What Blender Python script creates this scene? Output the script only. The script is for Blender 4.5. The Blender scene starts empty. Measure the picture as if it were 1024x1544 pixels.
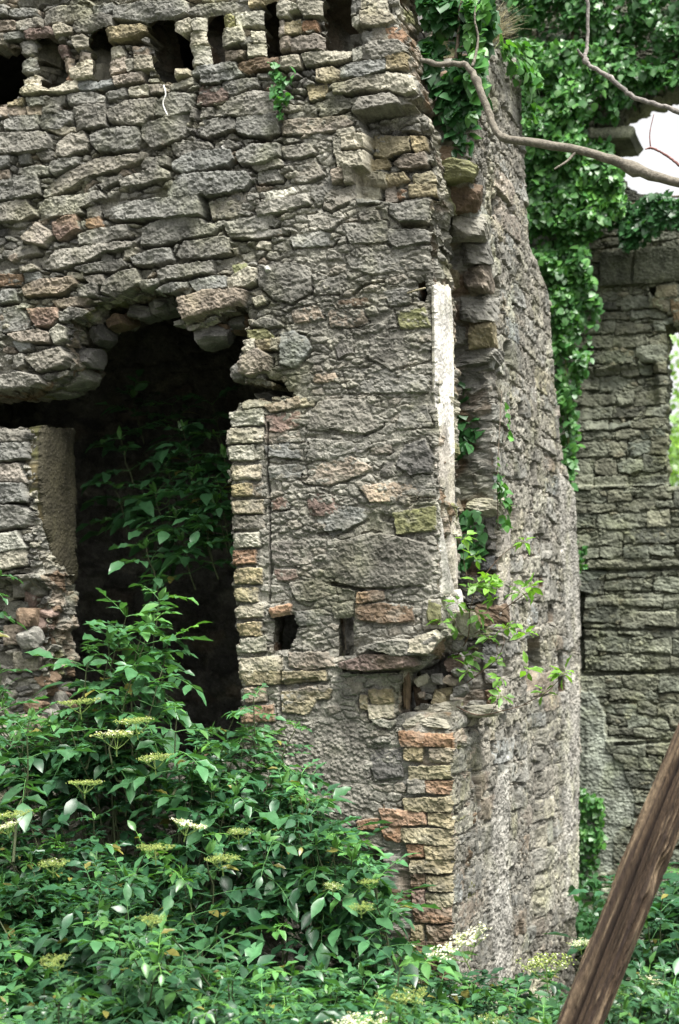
import bpy, math, random
import numpy as np
from mathutils import Vector

SEED = 11
rng = np.random.default_rng(SEED)
random.seed(SEED)
# ---------------------------------------------------------------- survey constants
F, CX, HOR, CH = 2100.0, 512.0, 950.0, 1.7     # lens in photo pixels, centre column, horizon row, eye height
scene = bpy.context.scene
COL = scene.collection


class Plane:
    """A vertical plane standing in the place: origin on plan, direction along it, outward normal."""
    def __init__(self, o, a, n):
        self.o = np.array(o, float); self.a = np.array(a, float); self.n = np.array(n, float)

    def uv(self, px, py):
        px = np.asarray(px, float); py = np.asarray(py, float)
        r = (px - CX) / F
        u = (r * self.o[1] - self.o[0]) / (self.a[0] - r * self.a[1])
        Y = self.o[1] + u * self.a[1]
        return np.stack([u, CH + (HOR - py) / F * Y], -1)

    def p3(self, u, v, h=0.0):
        u = np.asarray(u, float); v = np.asarray(v, float); h = np.zeros_like(u) + h
        return np.stack([self.o[0] + u * self.a[0] + h * self.n[0],
                         self.o[1] + u * self.a[1] + h * self.n[1], v + 0 * u], -1)

    def at(self, px, py, h=0.0):
        w = self.uv(px, py)
        return self.p3(w[..., 0], w[..., 1], h)

    def px(self, u, v):
        X = self.o[0] + u * self.a[0]; Y = self.o[1] + u * self.a[1]
        return CX + F * X / Y, HOR - (v - CH) / Y * F


TH = math.radians(20.66)
AF = np.array([-math.cos(TH), math.sin(TH)])      # along the front wall, to the left
AS = np.array([math.sin(TH), math.cos(TH)])       # along the side wall, away
NF, NS = -AS, -AF
CORNER = np.array([0.5238, 6.395])
FRONT = Plane(CORNER, AF, NF)
SIDE = Plane(CORNER, AS, NS)


def pt(px, py, Y):
    return np.array([(px - CX) / F * Y, Y, CH + (HOR - py) / F * Y])


# ---------------------------------------------------------------- noise
_T = np.random.default_rng(3).random((256, 256))


def vn(x, y, s=0):
    x = np.asarray(x, float) + s * 17.31; y = np.asarray(y, float) + s * 9.77
    xi = np.floor(x).astype(np.int64); yi = np.floor(y).astype(np.int64)
    fx = x - xi; fy = y - yi
    fx = fx * fx * (3 - 2 * fx); fy = fy * fy * (3 - 2 * fy)
    a = _T[xi & 255, yi & 255]; b = _T[(xi + 1) & 255, yi & 255]
    c = _T[xi & 255, (yi + 1) & 255]; d = _T[(xi + 1) & 255, (yi + 1) & 255]
    return (a + (b - a) * fx) * (1 - fy) + (c + (d - c) * fx) * fy


def fbm(x, y, s=0, o=4):
    t = 0; a = 1.0; n = 0
    for k in range(o):
        t = t + a * vn(x, y, s + k * 3.1); n += a
        a *= 0.5; x = x * 2.03; y = y * 2.03
    return t / n * 2 - 1


def worley(x, y, s=0):
    x = x + s * 5.13; y = y + s * 7.77
    xi = np.floor(x).astype(np.int64); yi = np.floor(y).astype(np.int64)
    f1 = np.full(x.shape, 9.0); f2 = np.full(x.shape, 9.0); cid = np.zeros(x.shape)
    for i in (-1, 0, 1):
        for j in (-1, 0, 1):
            a = (xi + i) & 255; b = (yi + j) & 255
            cx = xi + i + _T[a, b]; cy = yi + j + _T[b, (a + 71) & 255]
            d = np.hypot(cx - x, cy - y)
            nearer = d < f1
            f2 = np.where(nearer, f1, np.minimum(f2, d))
            cid = np.where(nearer, _T[(a + 13) & 255, (b + 57) & 255], cid)
            f1 = np.where(nearer, d, f1)
    return f1, f2, cid


def sdf(P, x, y):
    """signed distance to polygon, positive inside"""
    P = np.asarray(P, float); n = len(P)
    d = np.full(x.shape, 1e9); ins = np.zeros(x.shape, bool)
    for i in range(n):
        a = P[i]; b = P[(i + 1) % n]; e = b - a
        L = max(e @ e, 1e-12)
        t = np.clip(((x - a[0]) * e[0] + (y - a[1]) * e[1]) / L, 0, 1)
        d = np.minimum(d, (x - a[0] - t * e[0]) ** 2 + (y - a[1] - t * e[1]) ** 2)
        if a[1] != b[1]:
            c = ((a[1] > y) != (b[1] > y)) & (x < (b[0] - a[0]) * (y - a[1]) / (b[1] - a[1]) + a[0])
            ins ^= c
    d = np.sqrt(d)
    return np.where(ins, d, -d)


def sst(a, b, x):
    t = np.clip((x - a) / (b - a), 0, 1)
    return t * t * (3 - 2 * t)


def poly(s):
    v = [float(q) for q in s.replace(',', ' ').split()]
    return np.array(v).reshape(-1, 2)


# ---------------------------------------------------------------- scene helpers
def mesh_obj(name, V, faces, mat, parent=None, cols=None, smooth=True):
    V = np.asarray(V, np.float32)
    if parent is not None:
        V = V - np.array(world_loc(parent), np.float32)
    me = bpy.data.meshes.new(name)
    faces = [np.asarray(f, np.int32) for f in faces if len(f)]
    nf = sum(len(f) for f in faces); nl = sum(f.size for f in faces)
    me.vertices.add(len(V)); me.vertices.foreach_set('co', V.ravel())
    me.loops.add(nl); me.loops.foreach_set('vertex_index', np.concatenate([f.ravel() for f in faces]))
    me.polygons.add(nf)
    tot = np.concatenate([np.full(len(f), f.shape[1], np.int32) for f in faces])
    me.polygons.foreach_set('loop_start', np.concatenate([[0], np.cumsum(tot)[:-1]]).astype(np.int32))
    me.polygons.foreach_set('use_smooth', np.full(nf, smooth, bool))
    me.update(calc_edges=True)
    if cols is not None:
        c = np.ones((len(V), 4), np.float32); c[:, :np.shape(cols)[-1]] = cols
        at = me.color_attributes.new('Col', 'FLOAT_COLOR', 'POINT')
        at.data.foreach_set('color', c.ravel())
    me.materials.append(mat)
    o = bpy.data.objects.new(name, me)
    COL.objects.link(o)
    if parent is not None:
        o.parent = parent
    return o


def world_loc(o):
    l = Vector(o.location)
    while o.parent:
        o = o.parent; l = l + Vector(o.location)
    return l


def thing(name, label, cat, loc=(0, 0, 0), group=None):
    o = bpy.data.objects.new(name, None); COL.objects.link(o)
    o.location = [float(q) for q in loc]; o.empty_display_size = 0.2
    o['label'] = label; o['category'] = cat
    if group: o['group'] = group
    return o


def tag(o, label=None, cat=None, group=None, kind=None):
    if label: o['label'] = label
    if cat: o['category'] = cat
    if group: o['group'] = group
    if kind: o['kind'] = kind
    return o


class MB:
    """collects pieces into one mesh"""
    def __init__(self): self.V = []; self.Q = []; self.T = []; self.C = []; self.n = 0

    def add(self, V, Q=None, T=None, C=(1, 1, 1)):
        V = np.asarray(V, float)
        if Q is not None and len(Q): self.Q.append(np.asarray(Q) + self.n)
        if T is not None and len(T): self.T.append(np.asarray(T) + self.n)
        C = np.asarray(C, float)
        self.C.append(np.broadcast_to(C, (len(V), 3)))
        self.V.append(V); self.n += len(V)

    def tube(self, P, R, k=6, C=(1, 1, 1), cap=True):
        P = np.asarray(P, float); R = np.broadcast_to(np.asarray(R, float), (len(P),))
        T = np.gradient(P, axis=0); T /= np.linalg.norm(T, axis=1)[:, None] + 1e-9
        up = np.array([0, 0, 1.0]) if abs(T[0][2]) < .9 else np.array([1.0, 0, 0])
        V = []
        for i in range(len(P)):
            s = np.cross(T[i], up); s /= np.linalg.norm(s) + 1e-9; q = np.cross(s, T[i]); up = q
            a = np.arange(k) / k * 2 * np.pi
            V.append(P[i] + R[i] * (np.cos(a)[:, None] * s + np.sin(a)[:, None] * q))
        V = np.concatenate(V); Q = []
        for i in range(len(P) - 1):
            for j in range(k):
                Q.append((i * k + j, i * k + (j + 1) % k, (i + 1) * k + (j + 1) % k, (i + 1) * k + j))
        Tt = []
        if cap:
            n = len(V); V = np.vstack([V, P[0], P[-1]])
            for j in range(k):
                Tt.append((n, (j + 1) % k, j)); Tt.append((n + 1, n - k + j, n - k + (j + 1) % k))
        self.add(V, Q, Tt, C)

    def build(self, name, mat, parent=None, smooth=True):
        V = np.concatenate(self.V); C = np.concatenate(self.C); fs = []
        if self.Q: fs.append(np.concatenate(self.Q))
        if self.T: fs.append(np.concatenate(self.T))
        return mesh_obj(name, V, fs, mat, parent, C, smooth)


def spline(P, n):
    """Catmull-Rom through points"""
    P = np.asarray(P, float); Q = np.vstack([2 * P[0] - P[1], P, 2 * P[-1] - P[-2]])
    out = []
    m = len(P) - 1
    for t in np.linspace(0, m - 1e-6, n):
        i = int(t); f = t - i
        a, b, c, d = Q[i], Q[i + 1], Q[i + 2], Q[i + 3]
        out.append(.5 * ((2 * b) + (c - a) * f + (2 * a - 5 * b + 4 * c - d) * f * f + (3 * b - a - 3 * c + d) * f ** 3))
    return np.array(out)


# ---------------------------------------------------------------- materials
def nodes(name):
    m = bpy.data.materials.new(name); m.use_nodes = True
    nt = m.node_tree; nt.nodes.clear()
    return m, nt, nt.nodes.new, nt.links.new


def stone_mat(name, bump=.6, scale=1.0, lichen=.5, rough=.9, tint=(1, 1, 1)):
    m, nt, N, L = nodes(name)
    out = N('ShaderNodeOutputMaterial'); b = N('ShaderNodeBsdfPrincipled'); L(b.outputs[0], out.inputs[0])
    b.inputs['Roughness'].default_value = rough
    b.inputs['Specular IOR Level'].default_value = .25
    tc = N('ShaderNodeTexCoord'); at = N('ShaderNodeAttribute'); at.attribute_name = 'Col'

    def noise(sc, det=6, ro=.6, lo=.3, hi=.7, a=0., c=1.):
        n = N('ShaderNodeTexNoise'); n.inputs['Scale'].default_value = sc * scale
        n.inputs['Detail'].default_value = det; n.inputs['Roughness'].default_value = ro
        L(tc.outputs['Object'], n.inputs['Vector'])
        r = N('ShaderNodeMapRange'); r.inputs[1].default_value = lo; r.inputs[2].default_value = hi
        r.inputs[3].default_value = a; r.inputs[4].default_value = c
        L(n.outputs['Fac'], r.inputs[0]); return n, r

    def mix(kind, fac, a, c):
        x = N('ShaderNodeMix'); x.data_type = 'RGBA'; x.blend_type = kind
        if isinstance(fac, (int, float)): x.inputs[0].default_value = fac
        else: L(fac, x.inputs[0])
        for s, i in ((a, 6), (c, 7)):
            if isinstance(s, tuple): x.inputs[i].default_value = (*s, 1)
            else: L(s, x.inputs[i])
        return x.outputs[2]
    n1, r1 = noise(9, 8, .70, .30, .70, .50, 1.42)
    n5, r5 = noise(2.3, 5, .6, .35, .65, .74, 1.18)
    n2, r2 = noise(95, 6, .8, .34, .66, .45, 1.5)
    n3, r3 = noise(3.0, 4, .6, .50, .72, 0, .55)
    n4, r4 = noise(26, 6, .75, .60, .72, 0, lichen)
    c = mix('MULTIPLY', 1., at.outputs['Color'], r1.outputs[0])
    al = N('ShaderNodeMapRange'); L(at.outputs['Alpha'], al.inputs[0]); al.inputs[3].default_value = 1.; al.inputs[4].default_value = .55
    c = mix('MULTIPLY', al.outputs[0], c, r2.outputs[0])
    c = mix('MULTIPLY', 1., c, r5.outputs[0])
    c = mix('MULTIPLY', 1., c, tint)
    c = mix('MIX', r3.outputs[0], c, mix('MULTIPLY', 1., c, (.93, .98, .62)))     # faint moss film
    c = mix('MIX', r4.outputs[0], c, (.43, .42, .37))                               # pale lichen crust
    v = N('ShaderNodeTexVoronoi'); v.inputs['Scale'].default_value = 46 * scale
    L(tc.outputs['Object'], v.inputs['Vector'])
    vr = N('ShaderNodeMapRange'); vr.inputs[1].default_value = .10; vr.inputs[2].default_value = .05
    vr.inputs[3].default_value = 0; vr.inputs[4].default_value = .55
    L(v.outputs['Distance'], vr.inputs[0])
    c = mix('MIX', vr.outputs[0], c, (.50, .48, .43))                               # grit and lichen specks
    L(c, b.inputs['Base Color'])
    bn = N('ShaderNodeTexNoise'); bn.inputs['Scale'].default_value = 110 * scale; bn.inputs['Detail'].default_value = 7
    bn.inputs['Roughness'].default_value = .72
    L(tc.outputs['Object'], bn.inputs['Vector'])
    bu = N('ShaderNodeBump'); bu.inputs['Strength'].default_value = bump; bu.inputs['Distance'].default_value = .016
    bs = N('ShaderNodeMath'); bs.operation = 'MULTIPLY'; L(al.outputs[0], bs.inputs[0]); bs.inputs[1].default_value = bump; L(bs.outputs[0], bu.inputs['Strength'])
    L(bn.outputs['Fac'], bu.inputs['Height']); L(bu.outputs[0], b.inputs['Normal'])
    return m


def leaf_mat(name, rough=.42, trans=.3, spec=.5):
    m, nt, N, L = nodes(name)
    out = N('ShaderNodeOutputMaterial'); b = N('ShaderNodeBsdfPrincipled')
    b.inputs['Roughness'].default_value = rough; b.inputs['Specular IOR Level'].default_value = spec
    at = N('ShaderNodeAttribute'); at.attribute_name = 'Col'
    tc = N('ShaderNodeTexCoord'); n = N('ShaderNodeTexNoise'); n.inputs['Scale'].default_value = 40
    n.inputs['Detail'].default_value = 3
    L(tc.outputs['Object'], n.inputs['Vector'])
    r = N('ShaderNodeMapRange'); r.inputs[1].default_value = .3; r.inputs[2].default_value = .7
    r.inputs[3].default_value = .8; r.inputs[4].default_value = 1.2
    L(n.outputs['Fac'], r.inputs[0])
    x = N('ShaderNodeMix'); x.data_type = 'RGBA'; x.blend_type = 'MULTIPLY'; x.inputs[0].default_value = 1
    L(at.outputs['Color'], x.inputs[6]); L(r.outputs[0], x.inputs[7])
    L(x.outputs[2], b.inputs['Base Color'])
    t = N('ShaderNodeBsdfTranslucent')
    y = N('ShaderNodeMix'); y.data_type = 'RGBA'; y.blend_type = 'MULTIPLY'; y.inputs[0].default_value = 1
    L(x.outputs[2], y.inputs[6]); y.inputs[7].default_value = (1.5, 1.6, .5, 1)
    L(y.outputs[2], t.inputs[0])
    s = N('ShaderNodeMixShader'); s.inputs[0].default_value = trans
    L(b.outputs[0], s.inputs[1]); L(t.outputs[0], s.inputs[2]); L(s.outputs[0], out.inputs[0])
    return m


def plain_mat(name, rough=.8, var=.3, sc=30, stretch=(1, 1, 1), bump=.4):
    m, nt, N, L = nodes(name)
    out = N('ShaderNodeOutputMaterial'); b = N('ShaderNodeBsdfPrincipled'); L(b.outputs[0], out.inputs[0])
    b.inputs['Roughness'].default_value = rough; b.inputs['Specular IOR Level'].default_value = .3
    at = N('ShaderNodeAttribute'); at.attribute_name = 'Col'
    tc = N('ShaderNodeTexCoord'); mp = N('ShaderNodeMapping'); mp.inputs['Scale'].default_value = stretch
    L(tc.outputs['Object'], mp.inputs[0])
    n = N('ShaderNodeTexNoise'); n.inputs['Scale'].default_value = sc; n.inputs['Detail'].default_value = 8
    n.inputs['Roughness'].default_value = .65
    L(mp.outputs[0], n.inputs['Vector'])
    r = N('ShaderNodeMapRange'); r.inputs[1].default_value = .3; r.inputs[2].default_value = .7
    r.inputs[3].default_value = 1 - var; r.inputs[4].default_value = 1 + var
    L(n.outputs['Fac'], r.inputs[0])
    x = N('ShaderNodeMix'); x.data_type = 'RGBA'; x.blend_type = 'MULTIPLY'; x.inputs[0].default_value = 1
    L(at.outputs['Color'], x.inputs[6]); L(r.outputs[0], x.inputs[7]); L(x.outputs[2], b.inputs['Base Color'])
    bu = N('ShaderNodeBump'); bu.inputs['Strength'].default_value = bump; bu.inputs['Distance'].default_value = .01
    L(n.outputs['Fac'], bu.inputs['Height']); L(bu.outputs[0], b.inputs['Normal'])
    return m


M_STONE = stone_mat('rubble_stone')
M_SIDE = stone_mat('side_stone', bump=.5, lichen=.3)
M_BACK = stone_mat('mossy_stone', bump=.5, lichen=.2, tint=(.82, .89, .77))
M_SHADED = stone_mat('shaded_plaster', bump=.25, lichen=.0, rough=.85, tint=(.62, .60, .52))  # jamb plaster, tinted down: shade of the opening put into its colour
M_PLASTER = stone_mat('lime_plaster', bump=.25, lichen=.15, rough=.85)
M_LEAF = leaf_mat('elder_leaf', .38, .25, .6)
M_IVY = leaf_mat('ivy_leaf', .40, .28, .5)
M_YOUNG = leaf_mat('young_leaf', .45, .4)
M_STEM = plain_mat('green_stem', .6, .25, 40)
M_BARK = plain_mat('grey_bark', .85, .45, 60, (1, 1, 1), .8)
M_WOOD = plain_mat('weathered_wood', .97, .5, 22, (5, 5, .6), .8)
M_FLOWER = leaf_mat('elder_blossom', .7, .3, .2)
M_SOIL = plain_mat('dark_soil', .95, .5, 12)

# ---------------------------------------------------------------- masonry engine
PAL = dict(g=(.200, .194, .180), d=(.135, .130, .126), w=(.345, .325, .275), r=(.175, .128, .112), p=(.25, .212, .178),
           b=(.26, .168, .115), y=(.285, .245, .165), o=(.165, .165, .088), n=(.165, .118, .084), m=(.240, .230, .205),
           c=(.27, .262, .245))
PAL = {k: tuple(np.array(v) * np.array((.88, .885, .84))) for k, v in PAL.items()}
MORTAR = np.array(PAL['m'])


def parse(s):
    out = []
    for line in s.replace('\n', ';').split(';'):
        t = line.replace(',', ' ').split()
        if not t: continue
        k = t[0][0]; h = float(t[0][1:]) / 100 if len(t[0]) > 1 else None
        out.append((k, h, np.array([float(q) for q in t[1:]]).reshape(-1, 2)))
    return out


def courses(u0, u1, v0, v1, hr, lr, keys, r, jit=.012, slope=0.0, gap=.008):
    """random coursed rubble: polygons in wall metres"""
    out = []; v = v0
    ph = r.random() * 6
    while v < v1:
        h = r.uniform(*hr); u = u0 - r.random() * lr[1]
        while u < u1:
            l = r.uniform(*lr) * (h / np.mean(hr)) ** .5
            def wv(x): return .012 * math.sin(x * 3.1 + ph + v * 2) + slope * (x - u0)
            j = lambda: r.uniform(-jit, jit)
            hh = h * (r.uniform(.75, 1.0))
            P = [(u + gap + j() * .5, v + gap + wv(u) + j()), (u + l * .5, v + gap + wv(u + l * .5) + j() * .8), (u + l - gap + j() * .5, v + gap + wv(u + l) + j()),
                 (u + l - gap + j() * .5, v + hh - gap + wv(u + l) + j()), (u + l * .55, v + hh - gap + wv(u + l * .5) + j()), (u + gap + j() * .5, v + hh - gap + wv(u) + j())]
            out.append((keys[int(r.integers(len(keys)))], None, np.array(P)))
            u += l
        v += h
    return out


def masonry(name, plane, outline, parent, mat, stones_px=(), stones_uv=(), holes=(), recess=(), cracks=(), patches=(),
            splits=(), du=.005, dv=.005, J=None, top=(.0, .03), T=.38, rings=14, seed=1, infill=(.075, .036), rough=1.0,
            warp=.006, lateral=.04, ragged=.012, tintmul=1.0, extrude_min=None, reveal='gwpn', mort=None, small=1.0, dil=.010, flare=None, pits=0, smooth=False):
    r = np.random.default_rng(seed)
    O = plane.uv(outline[:, 0], outline[:, 1])
    lo = O.min(0) - .02; hi = O.max(0) + .02
    nu = int((hi[0] - lo[0]) / du) + 1; nv = int((hi[1] - lo[1]) / dv) + 1
    us = lo[0] + np.arange(nu) * du; vs = lo[1] + np.arange(nv) * dv
    U, V = np.meshgrid(us, vs, indexing='ij')
    PX, PY = plane.px(U, V)
    Jf = J(PX, PY) if J else np.full(U.shape, .02)
    mcol = MORTAR if mort is None else np.array(mort)
    # warped lookups so no edge is straight
    WU = U + warp * fbm(U * 22, V * 22, seed) + warp * .45 * fbm(U * 75, V * 75, seed + 5, 2)
    WV = V + warp * fbm(U * 22, V * 22, seed + 9) + warp * .45 * fbm(U * 75, V * 75, seed + 14, 2)
    # mortar and small rubble
    f1, f2, cid = worley(WU / infill[0] + .3 * fbm(U * 9, V * 9, seed), WV / infill[1] + .4 * fbm(U * 9, V * 9, seed + 2), seed)
    ed = np.clip((f2 - f1) * 2.6, 0, 1)
    g1, g2, gid = worley(U / .021, V / .017, seed + 3)
    peb = np.clip(1 - g1 * 1.35, 0, 1) * (gid > .35)
    big = fbm(U * 5, V * 5, seed + 4)
    H = -Jf + (.004 + .006 * rough) * fbm(U * 14, V * 18, seed + 6) + .010 * rough * peb * small * sst(-.25, .35, fbm(U * 4, V * 6, seed + 12)) + .004 * rough * fbm(U * 70, V * 70, seed + 8, 3)
    have = (cid > .14) & (big > -.6)
    amt = Jf * (.25 + .85 * cid) + .004
    H = H + np.where(have, amt * (1 - (1 - ed) ** 2) , 0)
    C = np.empty(U.shape + (3,)); C[:] = mcol
    C *= (1 + .22 * fbm(U * 6, V * 6, seed + 21)[..., None]) * (0.9 + .25 * gid[..., None])
    keys = 'ggggdwmgpmg'
    pal = np.array([PAL[k] for k in keys])
    ic = pal[(cid * 997).astype(int) % len(keys)] * (.75 + .5 * ((cid * 131) % 1))[..., None]
    k = (have * sst(.1, .45, ed) * np.clip(Jf / .03, .15, 1))[..., None]
    C = C * (1 - k) + ic * k
    OFF = np.zeros(U.shape)
    for P, off, soft in recess:
        q = plane.uv(P[:, 0], P[:, 1]); OFF += off * sst(-soft, soft, sdf(q, WU, WV))
    H += OFF
    S = np.zeros(U.shape, bool); CR = np.zeros(U.shape)
    allst = [(k_, h_, plane.uv(P[:, 0], P[:, 1])) for k_, h_, P in stones_px] + list(stones_uv)
    for k_, h_, P in allst:
        a = P.min(0) - .03; b = P.max(0) + .03
        i0 = max(0, int((a[0] - lo[0]) / du)); i1 = min(nu, int((b[0] - lo[0]) / du) + 2)
        j0 = max(0, int((a[1] - lo[1]) / dv)); j1 = min(nv, int((b[1] - lo[1]) / dv) + 2)
        if i1 - i0 < 2 or j1 - j0 < 2: continue
        sl = (slice(i0, i1), slice(j0, j1))
        x = WU[sl]; y = WV[sl]
        d = sdf(P, x, y) + dil
        if d.max() <= 0: continue
        sz = P.max(0) - P.min(0); c = P.mean(0); mn = min(sz)
        Jm = float(np.mean(Jf[sl]))
        bw = min(r.uniform(.003, .008) + Jm * .08, mn * .2)
        t_ = np.clip(d / bw, 0, 1)
        prof = 1 - (1 - t_) ** 2.2
        tp = r.uniform(*top) if h_ is None else h_
        tp = tp * np.clip(Jm / .03, .45, 1.0) if h_ is None else (tp * .60 * (.4 + .6 * min(1, Jm / .028)) if tp < .075 else tp)
        base = -Jm - .012
        z = base + (tp - base) * prof
        qx = x - c[0]; qy = y - c[1]
        tl = .10 if h_ is None else .05
        z = z + (r.uniform(-tl, tl) * qx + r.uniform(-.12, .05) * qy) * np.minimum(1, t_)
        for q in range(4):
            an = r.uniform(0, 2 * np.pi); dx, dy = math.cos(an), math.sin(an)
            pr = qx * dx + qy * dy; ext = max(((P[:, 0] - c[0]) * dx + (P[:, 1] - c[1]) * dy).max(), .01)
            z = z - r.uniform(.06, .40) * (1 if dy <= .2 else .5) * np.maximum(0, pr - r.uniform(.5, .97) * ext)
        an = r.uniform(-.25, .25) + math.atan2(P[1, 1] - P[0, 1], P[1, 0] - P[0, 0]) * 0
        xx = qx * math.cos(an) + qy * math.sin(an); yy = -qx * math.sin(an) + qy * math.cos(an)
        s0 = r.random() * 90
        st = fbm(xx * 15 + s0, yy * 34 + s0, 1, 4)
        z = z + (.0045 * rough * (1 - np.abs(st) * 2) - .002) * t_ + .0055 * rough * fbm(xx * 15 + s0, yy * 19, 4, 5) * t_ + .0045 * rough * fbm(x * 80, y * 80, 7, 2)
        z = z - .006 * rough * sst(.25, .5, fbm(xx * 30 + s0, yy * 38, 27, 3)) * t_
        z = z + OFF[sl]
        win = (d > 0) & (z > H[sl])
        col = np.array(PAL[k_]) * r.uniform(.8, 1.18) * (1 + np.array([.025, 0, -.03]) * r.normal())
        cc = col * (1 + .36 * fbm(xx * 13 + s0, yy * 26, 11, 4) + .16 * fbm(x * 60, y * 60, 12, 2))[..., None]
        # grey lime wash over the face in places
        ls = (sst(.05, .55, fbm(x * 9 + s0, y * 11, 15, 4)) * np.clip(.62 - Jm * 18, .10, .55))[..., None]
        cc = cc * (1 - ls) + mcol * 1.08 * ls
        w_ = (win * np.clip(.35 + d / .006, 0, 1))[..., None]
        C[sl] = C[sl] * (1 - w_) + cc * w_
        H[sl] = np.where(win, z, H[sl])
        S[sl] |= win
        bnd = (d < .001) & (d > -.009) & ((qy < -.15 * sz[1]) | (vn(x * 14, y * 14, 29) > .62))
        CR[sl] = np.maximum(CR[sl], bnd * (.95 * Jm + .010 * r.random() * min(1, Jm / .025)) * sst(.22, .5, vn(x * 9, y * 9, 28)))
    H = H - CR * ~S
    for P, hh, col, amp in patches:
        q = plane.uv(P[:, 0], P[:, 1]); d = sdf(q, WU + .02 * fbm(U * 9, V * 9, 31), WV + .02 * fbm(U * 9, V * 9, 33))
        w = sst(0, .012, d)
        z = hh + amp * fbm(U * 9, V * 9, 41) + amp * .3 * fbm(U * 45, V * 45, 43, 3) + amp * .7 * peb
        H = H * (1 - w) + np.maximum(z, H * .3 + z * .7) * w
        cw = (w * (.86 + .14 * fbm(U * 6, V * 6, 44)))[..., None]
        C = C * (1 - cw) + np.array(col) * (1 + .26 * fbm(U * 14, V * 3.5, 45) + .12 * fbm(U * 40, V * 40, 46))[..., None] * cw
    for P, wd, dp in cracks:
        q = plane.uv(P[:, 0], P[:, 1])
        d = np.full(U.shape, 9.)
        for i in range(len(q) - 1):
            a, e = q[i], q[i + 1] - q[i]
            t = np.clip(((WU - a[0]) * e[0] + (WV - a[1]) * e[1]) / (e @ e), 0, 1)
            d = np.minimum(d, np.hypot(WU - a[0] - t * e[0], WV - a[1] - t * e[1]))
        wv = wd * (.7 + .6 * vn(U * 11, V * 11, 51))
        H = H - dp * (1 - sst(wv * .55, wv, d))
    # silhouette and openings
    rg = ragged * fbm(U * 13, V * 13, seed + 61) + ragged * .5 * fbm(U * 45, V * 45, seed + 63, 2)
    c1, c2, ci = worley(U / .11, V / .06, seed + 65)
    rg = rg + ragged * 1.6 * (ci - .5)
    G = sdf(O, U, V) + rg
    for hP in holes:
        amp = 1.0
        if isinstance(hP, tuple): hP, amp = hP
        q = plane.uv(hP[:, 0], hP[:, 1])
        G = np.minimum(G, -sdf(q, U, V) + rg * amp - (.012 if amp == .25 else 0))
    gu, gv = np.gradient(G, du, dv)
    gl = np.hypot(gu, gv) + 1e-6; gu = gu / gl; gv = gv / gl
    keep_v = G > 0
    kf = keep_v[:-1, :-1] & keep_v[1:, :-1] & keep_v[1:, 1:] & keep_v[:-1, 1:]
    idx = np.arange(nu * nv).reshape(nu, nv)
    Q = np.stack([idx[:-1, :-1][kf], idx[:-1, 1:][kf], idx[1:, 1:][kf], idx[1:, :-1][kf]], -1)
    # round over the stones at the silhouette
    H = H - .022 * np.exp(-np.clip(G, 0, 1) / .012)
    if pits > 0:
        p1, p2, pid = worley(U / .055 + .4 * fbm(U * 20, V * 20, 81), V / .06 + .4 * fbm(U * 20, V * 20, 83), seed + 81)
        H = H - pits * sst(.42, .15, p1) * (pid > .5) * sst(-.2, .3, fbm(U * 3, V * 3, 85))
    e = np.concatenate([Q[:, [0, 1]], Q[:, [1, 2]], Q[:, [2, 3]], Q[:, [3, 0]]])
    key = np.sort(e, 1); kk = key[:, 0].astype(np.int64) * (nu * nv) + key[:, 1]
    uq, inv, cnt = np.unique(kk, return_inverse=True, return_counts=True)
    be = e[cnt[inv] == 1]
    bv = np.unique(be)
    uf, vf, hf, Gf = U.ravel().copy(), V.ravel().copy(), H.ravel().copy(), G.ravel()
    guf, gvf = gu.ravel(), gv.ravel()
    st = np.clip(Gf[bv], 0, 1.2 * max(du, dv))
    uf[bv] -= guf[bv] * st; vf[bv] -= gvf[bv] * st
    C = C.reshape(-1, 3) * tintmul
    As = [S.ravel().astype(float)]
    Vs = [plane.p3(uf, vf, hf)]; Cs = [C]; quads = [Q]
    bm = -np.ones(nu * nv, np.int64); bm[bv] = np.arange(len(bv)); ne = len(bv)
    base_n = nu * nv
    prev = None
    rp = np.array([PAL[k_] for k_ in reveal])
    ra = vf[bv] * 1.0 + uf[bv] * 1.0
    nr = rings
    for kx in range(1, nr + 1):
        dep = T * (kx / nr) ** 1.25
        sdep = hf[bv] * (1 - kx / nr) - dep
        row = (vf[bv] - uf[bv] * .3)
        a1, a2, ac = worley(dep / .17 + .5 * fbm(ra * 3, ra * 2 + dep * 3, 71) + 0 * row, row / .095 + .5 * fbm(ra * 5, dep * 8 + ra * 0, 73), seed + 70)
        lat = lateral * ((ac - .85) * np.clip((a2 - a1) * 4, 0, 1) - .25 * (1 - np.clip((a2 - a1) * 4, 0, 1))) + lateral * .55 * fbm(row * 22, dep * 14 + 0 * row, 75) + lateral * .35 * fbm(row * 60, dep * 40 + 0 * row, 78, 3)
        lat = lat * min(1, dep / .06)
        if flare is not None: lat = lat - flare(*plane.px(uf[bv], vf[bv])) * dep
        x = uf[bv] - guf[bv] * lat; y = vf[bv] - gvf[bv] * lat
        Vs.append(plane.p3(x, y, sdep))
        cc = rp[(ac * 991).astype(int) % len(rp)] * (.7 + .5 * ac[:, None]) * tintmul
        w = np.clip((a2 - a1) * 5, 0, 1)[:, None]
        As.append(w[:, 0])
        Cs.append(cc * w + mcol * tintmul * .9 * (1 - w))
        b0 = be[:, 0] if kx == 1 else base_n + (kx - 2) * ne + bm[be[:, 0]]
        b1 = be[:, 1] if kx == 1 else base_n + (kx - 2) * ne + bm[be[:, 1]]
        t0 = base_n + (kx - 1) * ne + bm[be[:, 0]]; t1 = base_n + (kx - 1) * ne + bm[be[:, 1]]
        quads.append(np.stack([b1, b0, t0, t1], -1))
    Vall = np.concatenate(Vs); Call = np.concatenate([np.clip(np.concatenate(Cs), .01, .9), np.concatenate(As)[:, None]], 1); Qall = np.concatenate(quads)
    objs = []
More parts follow.
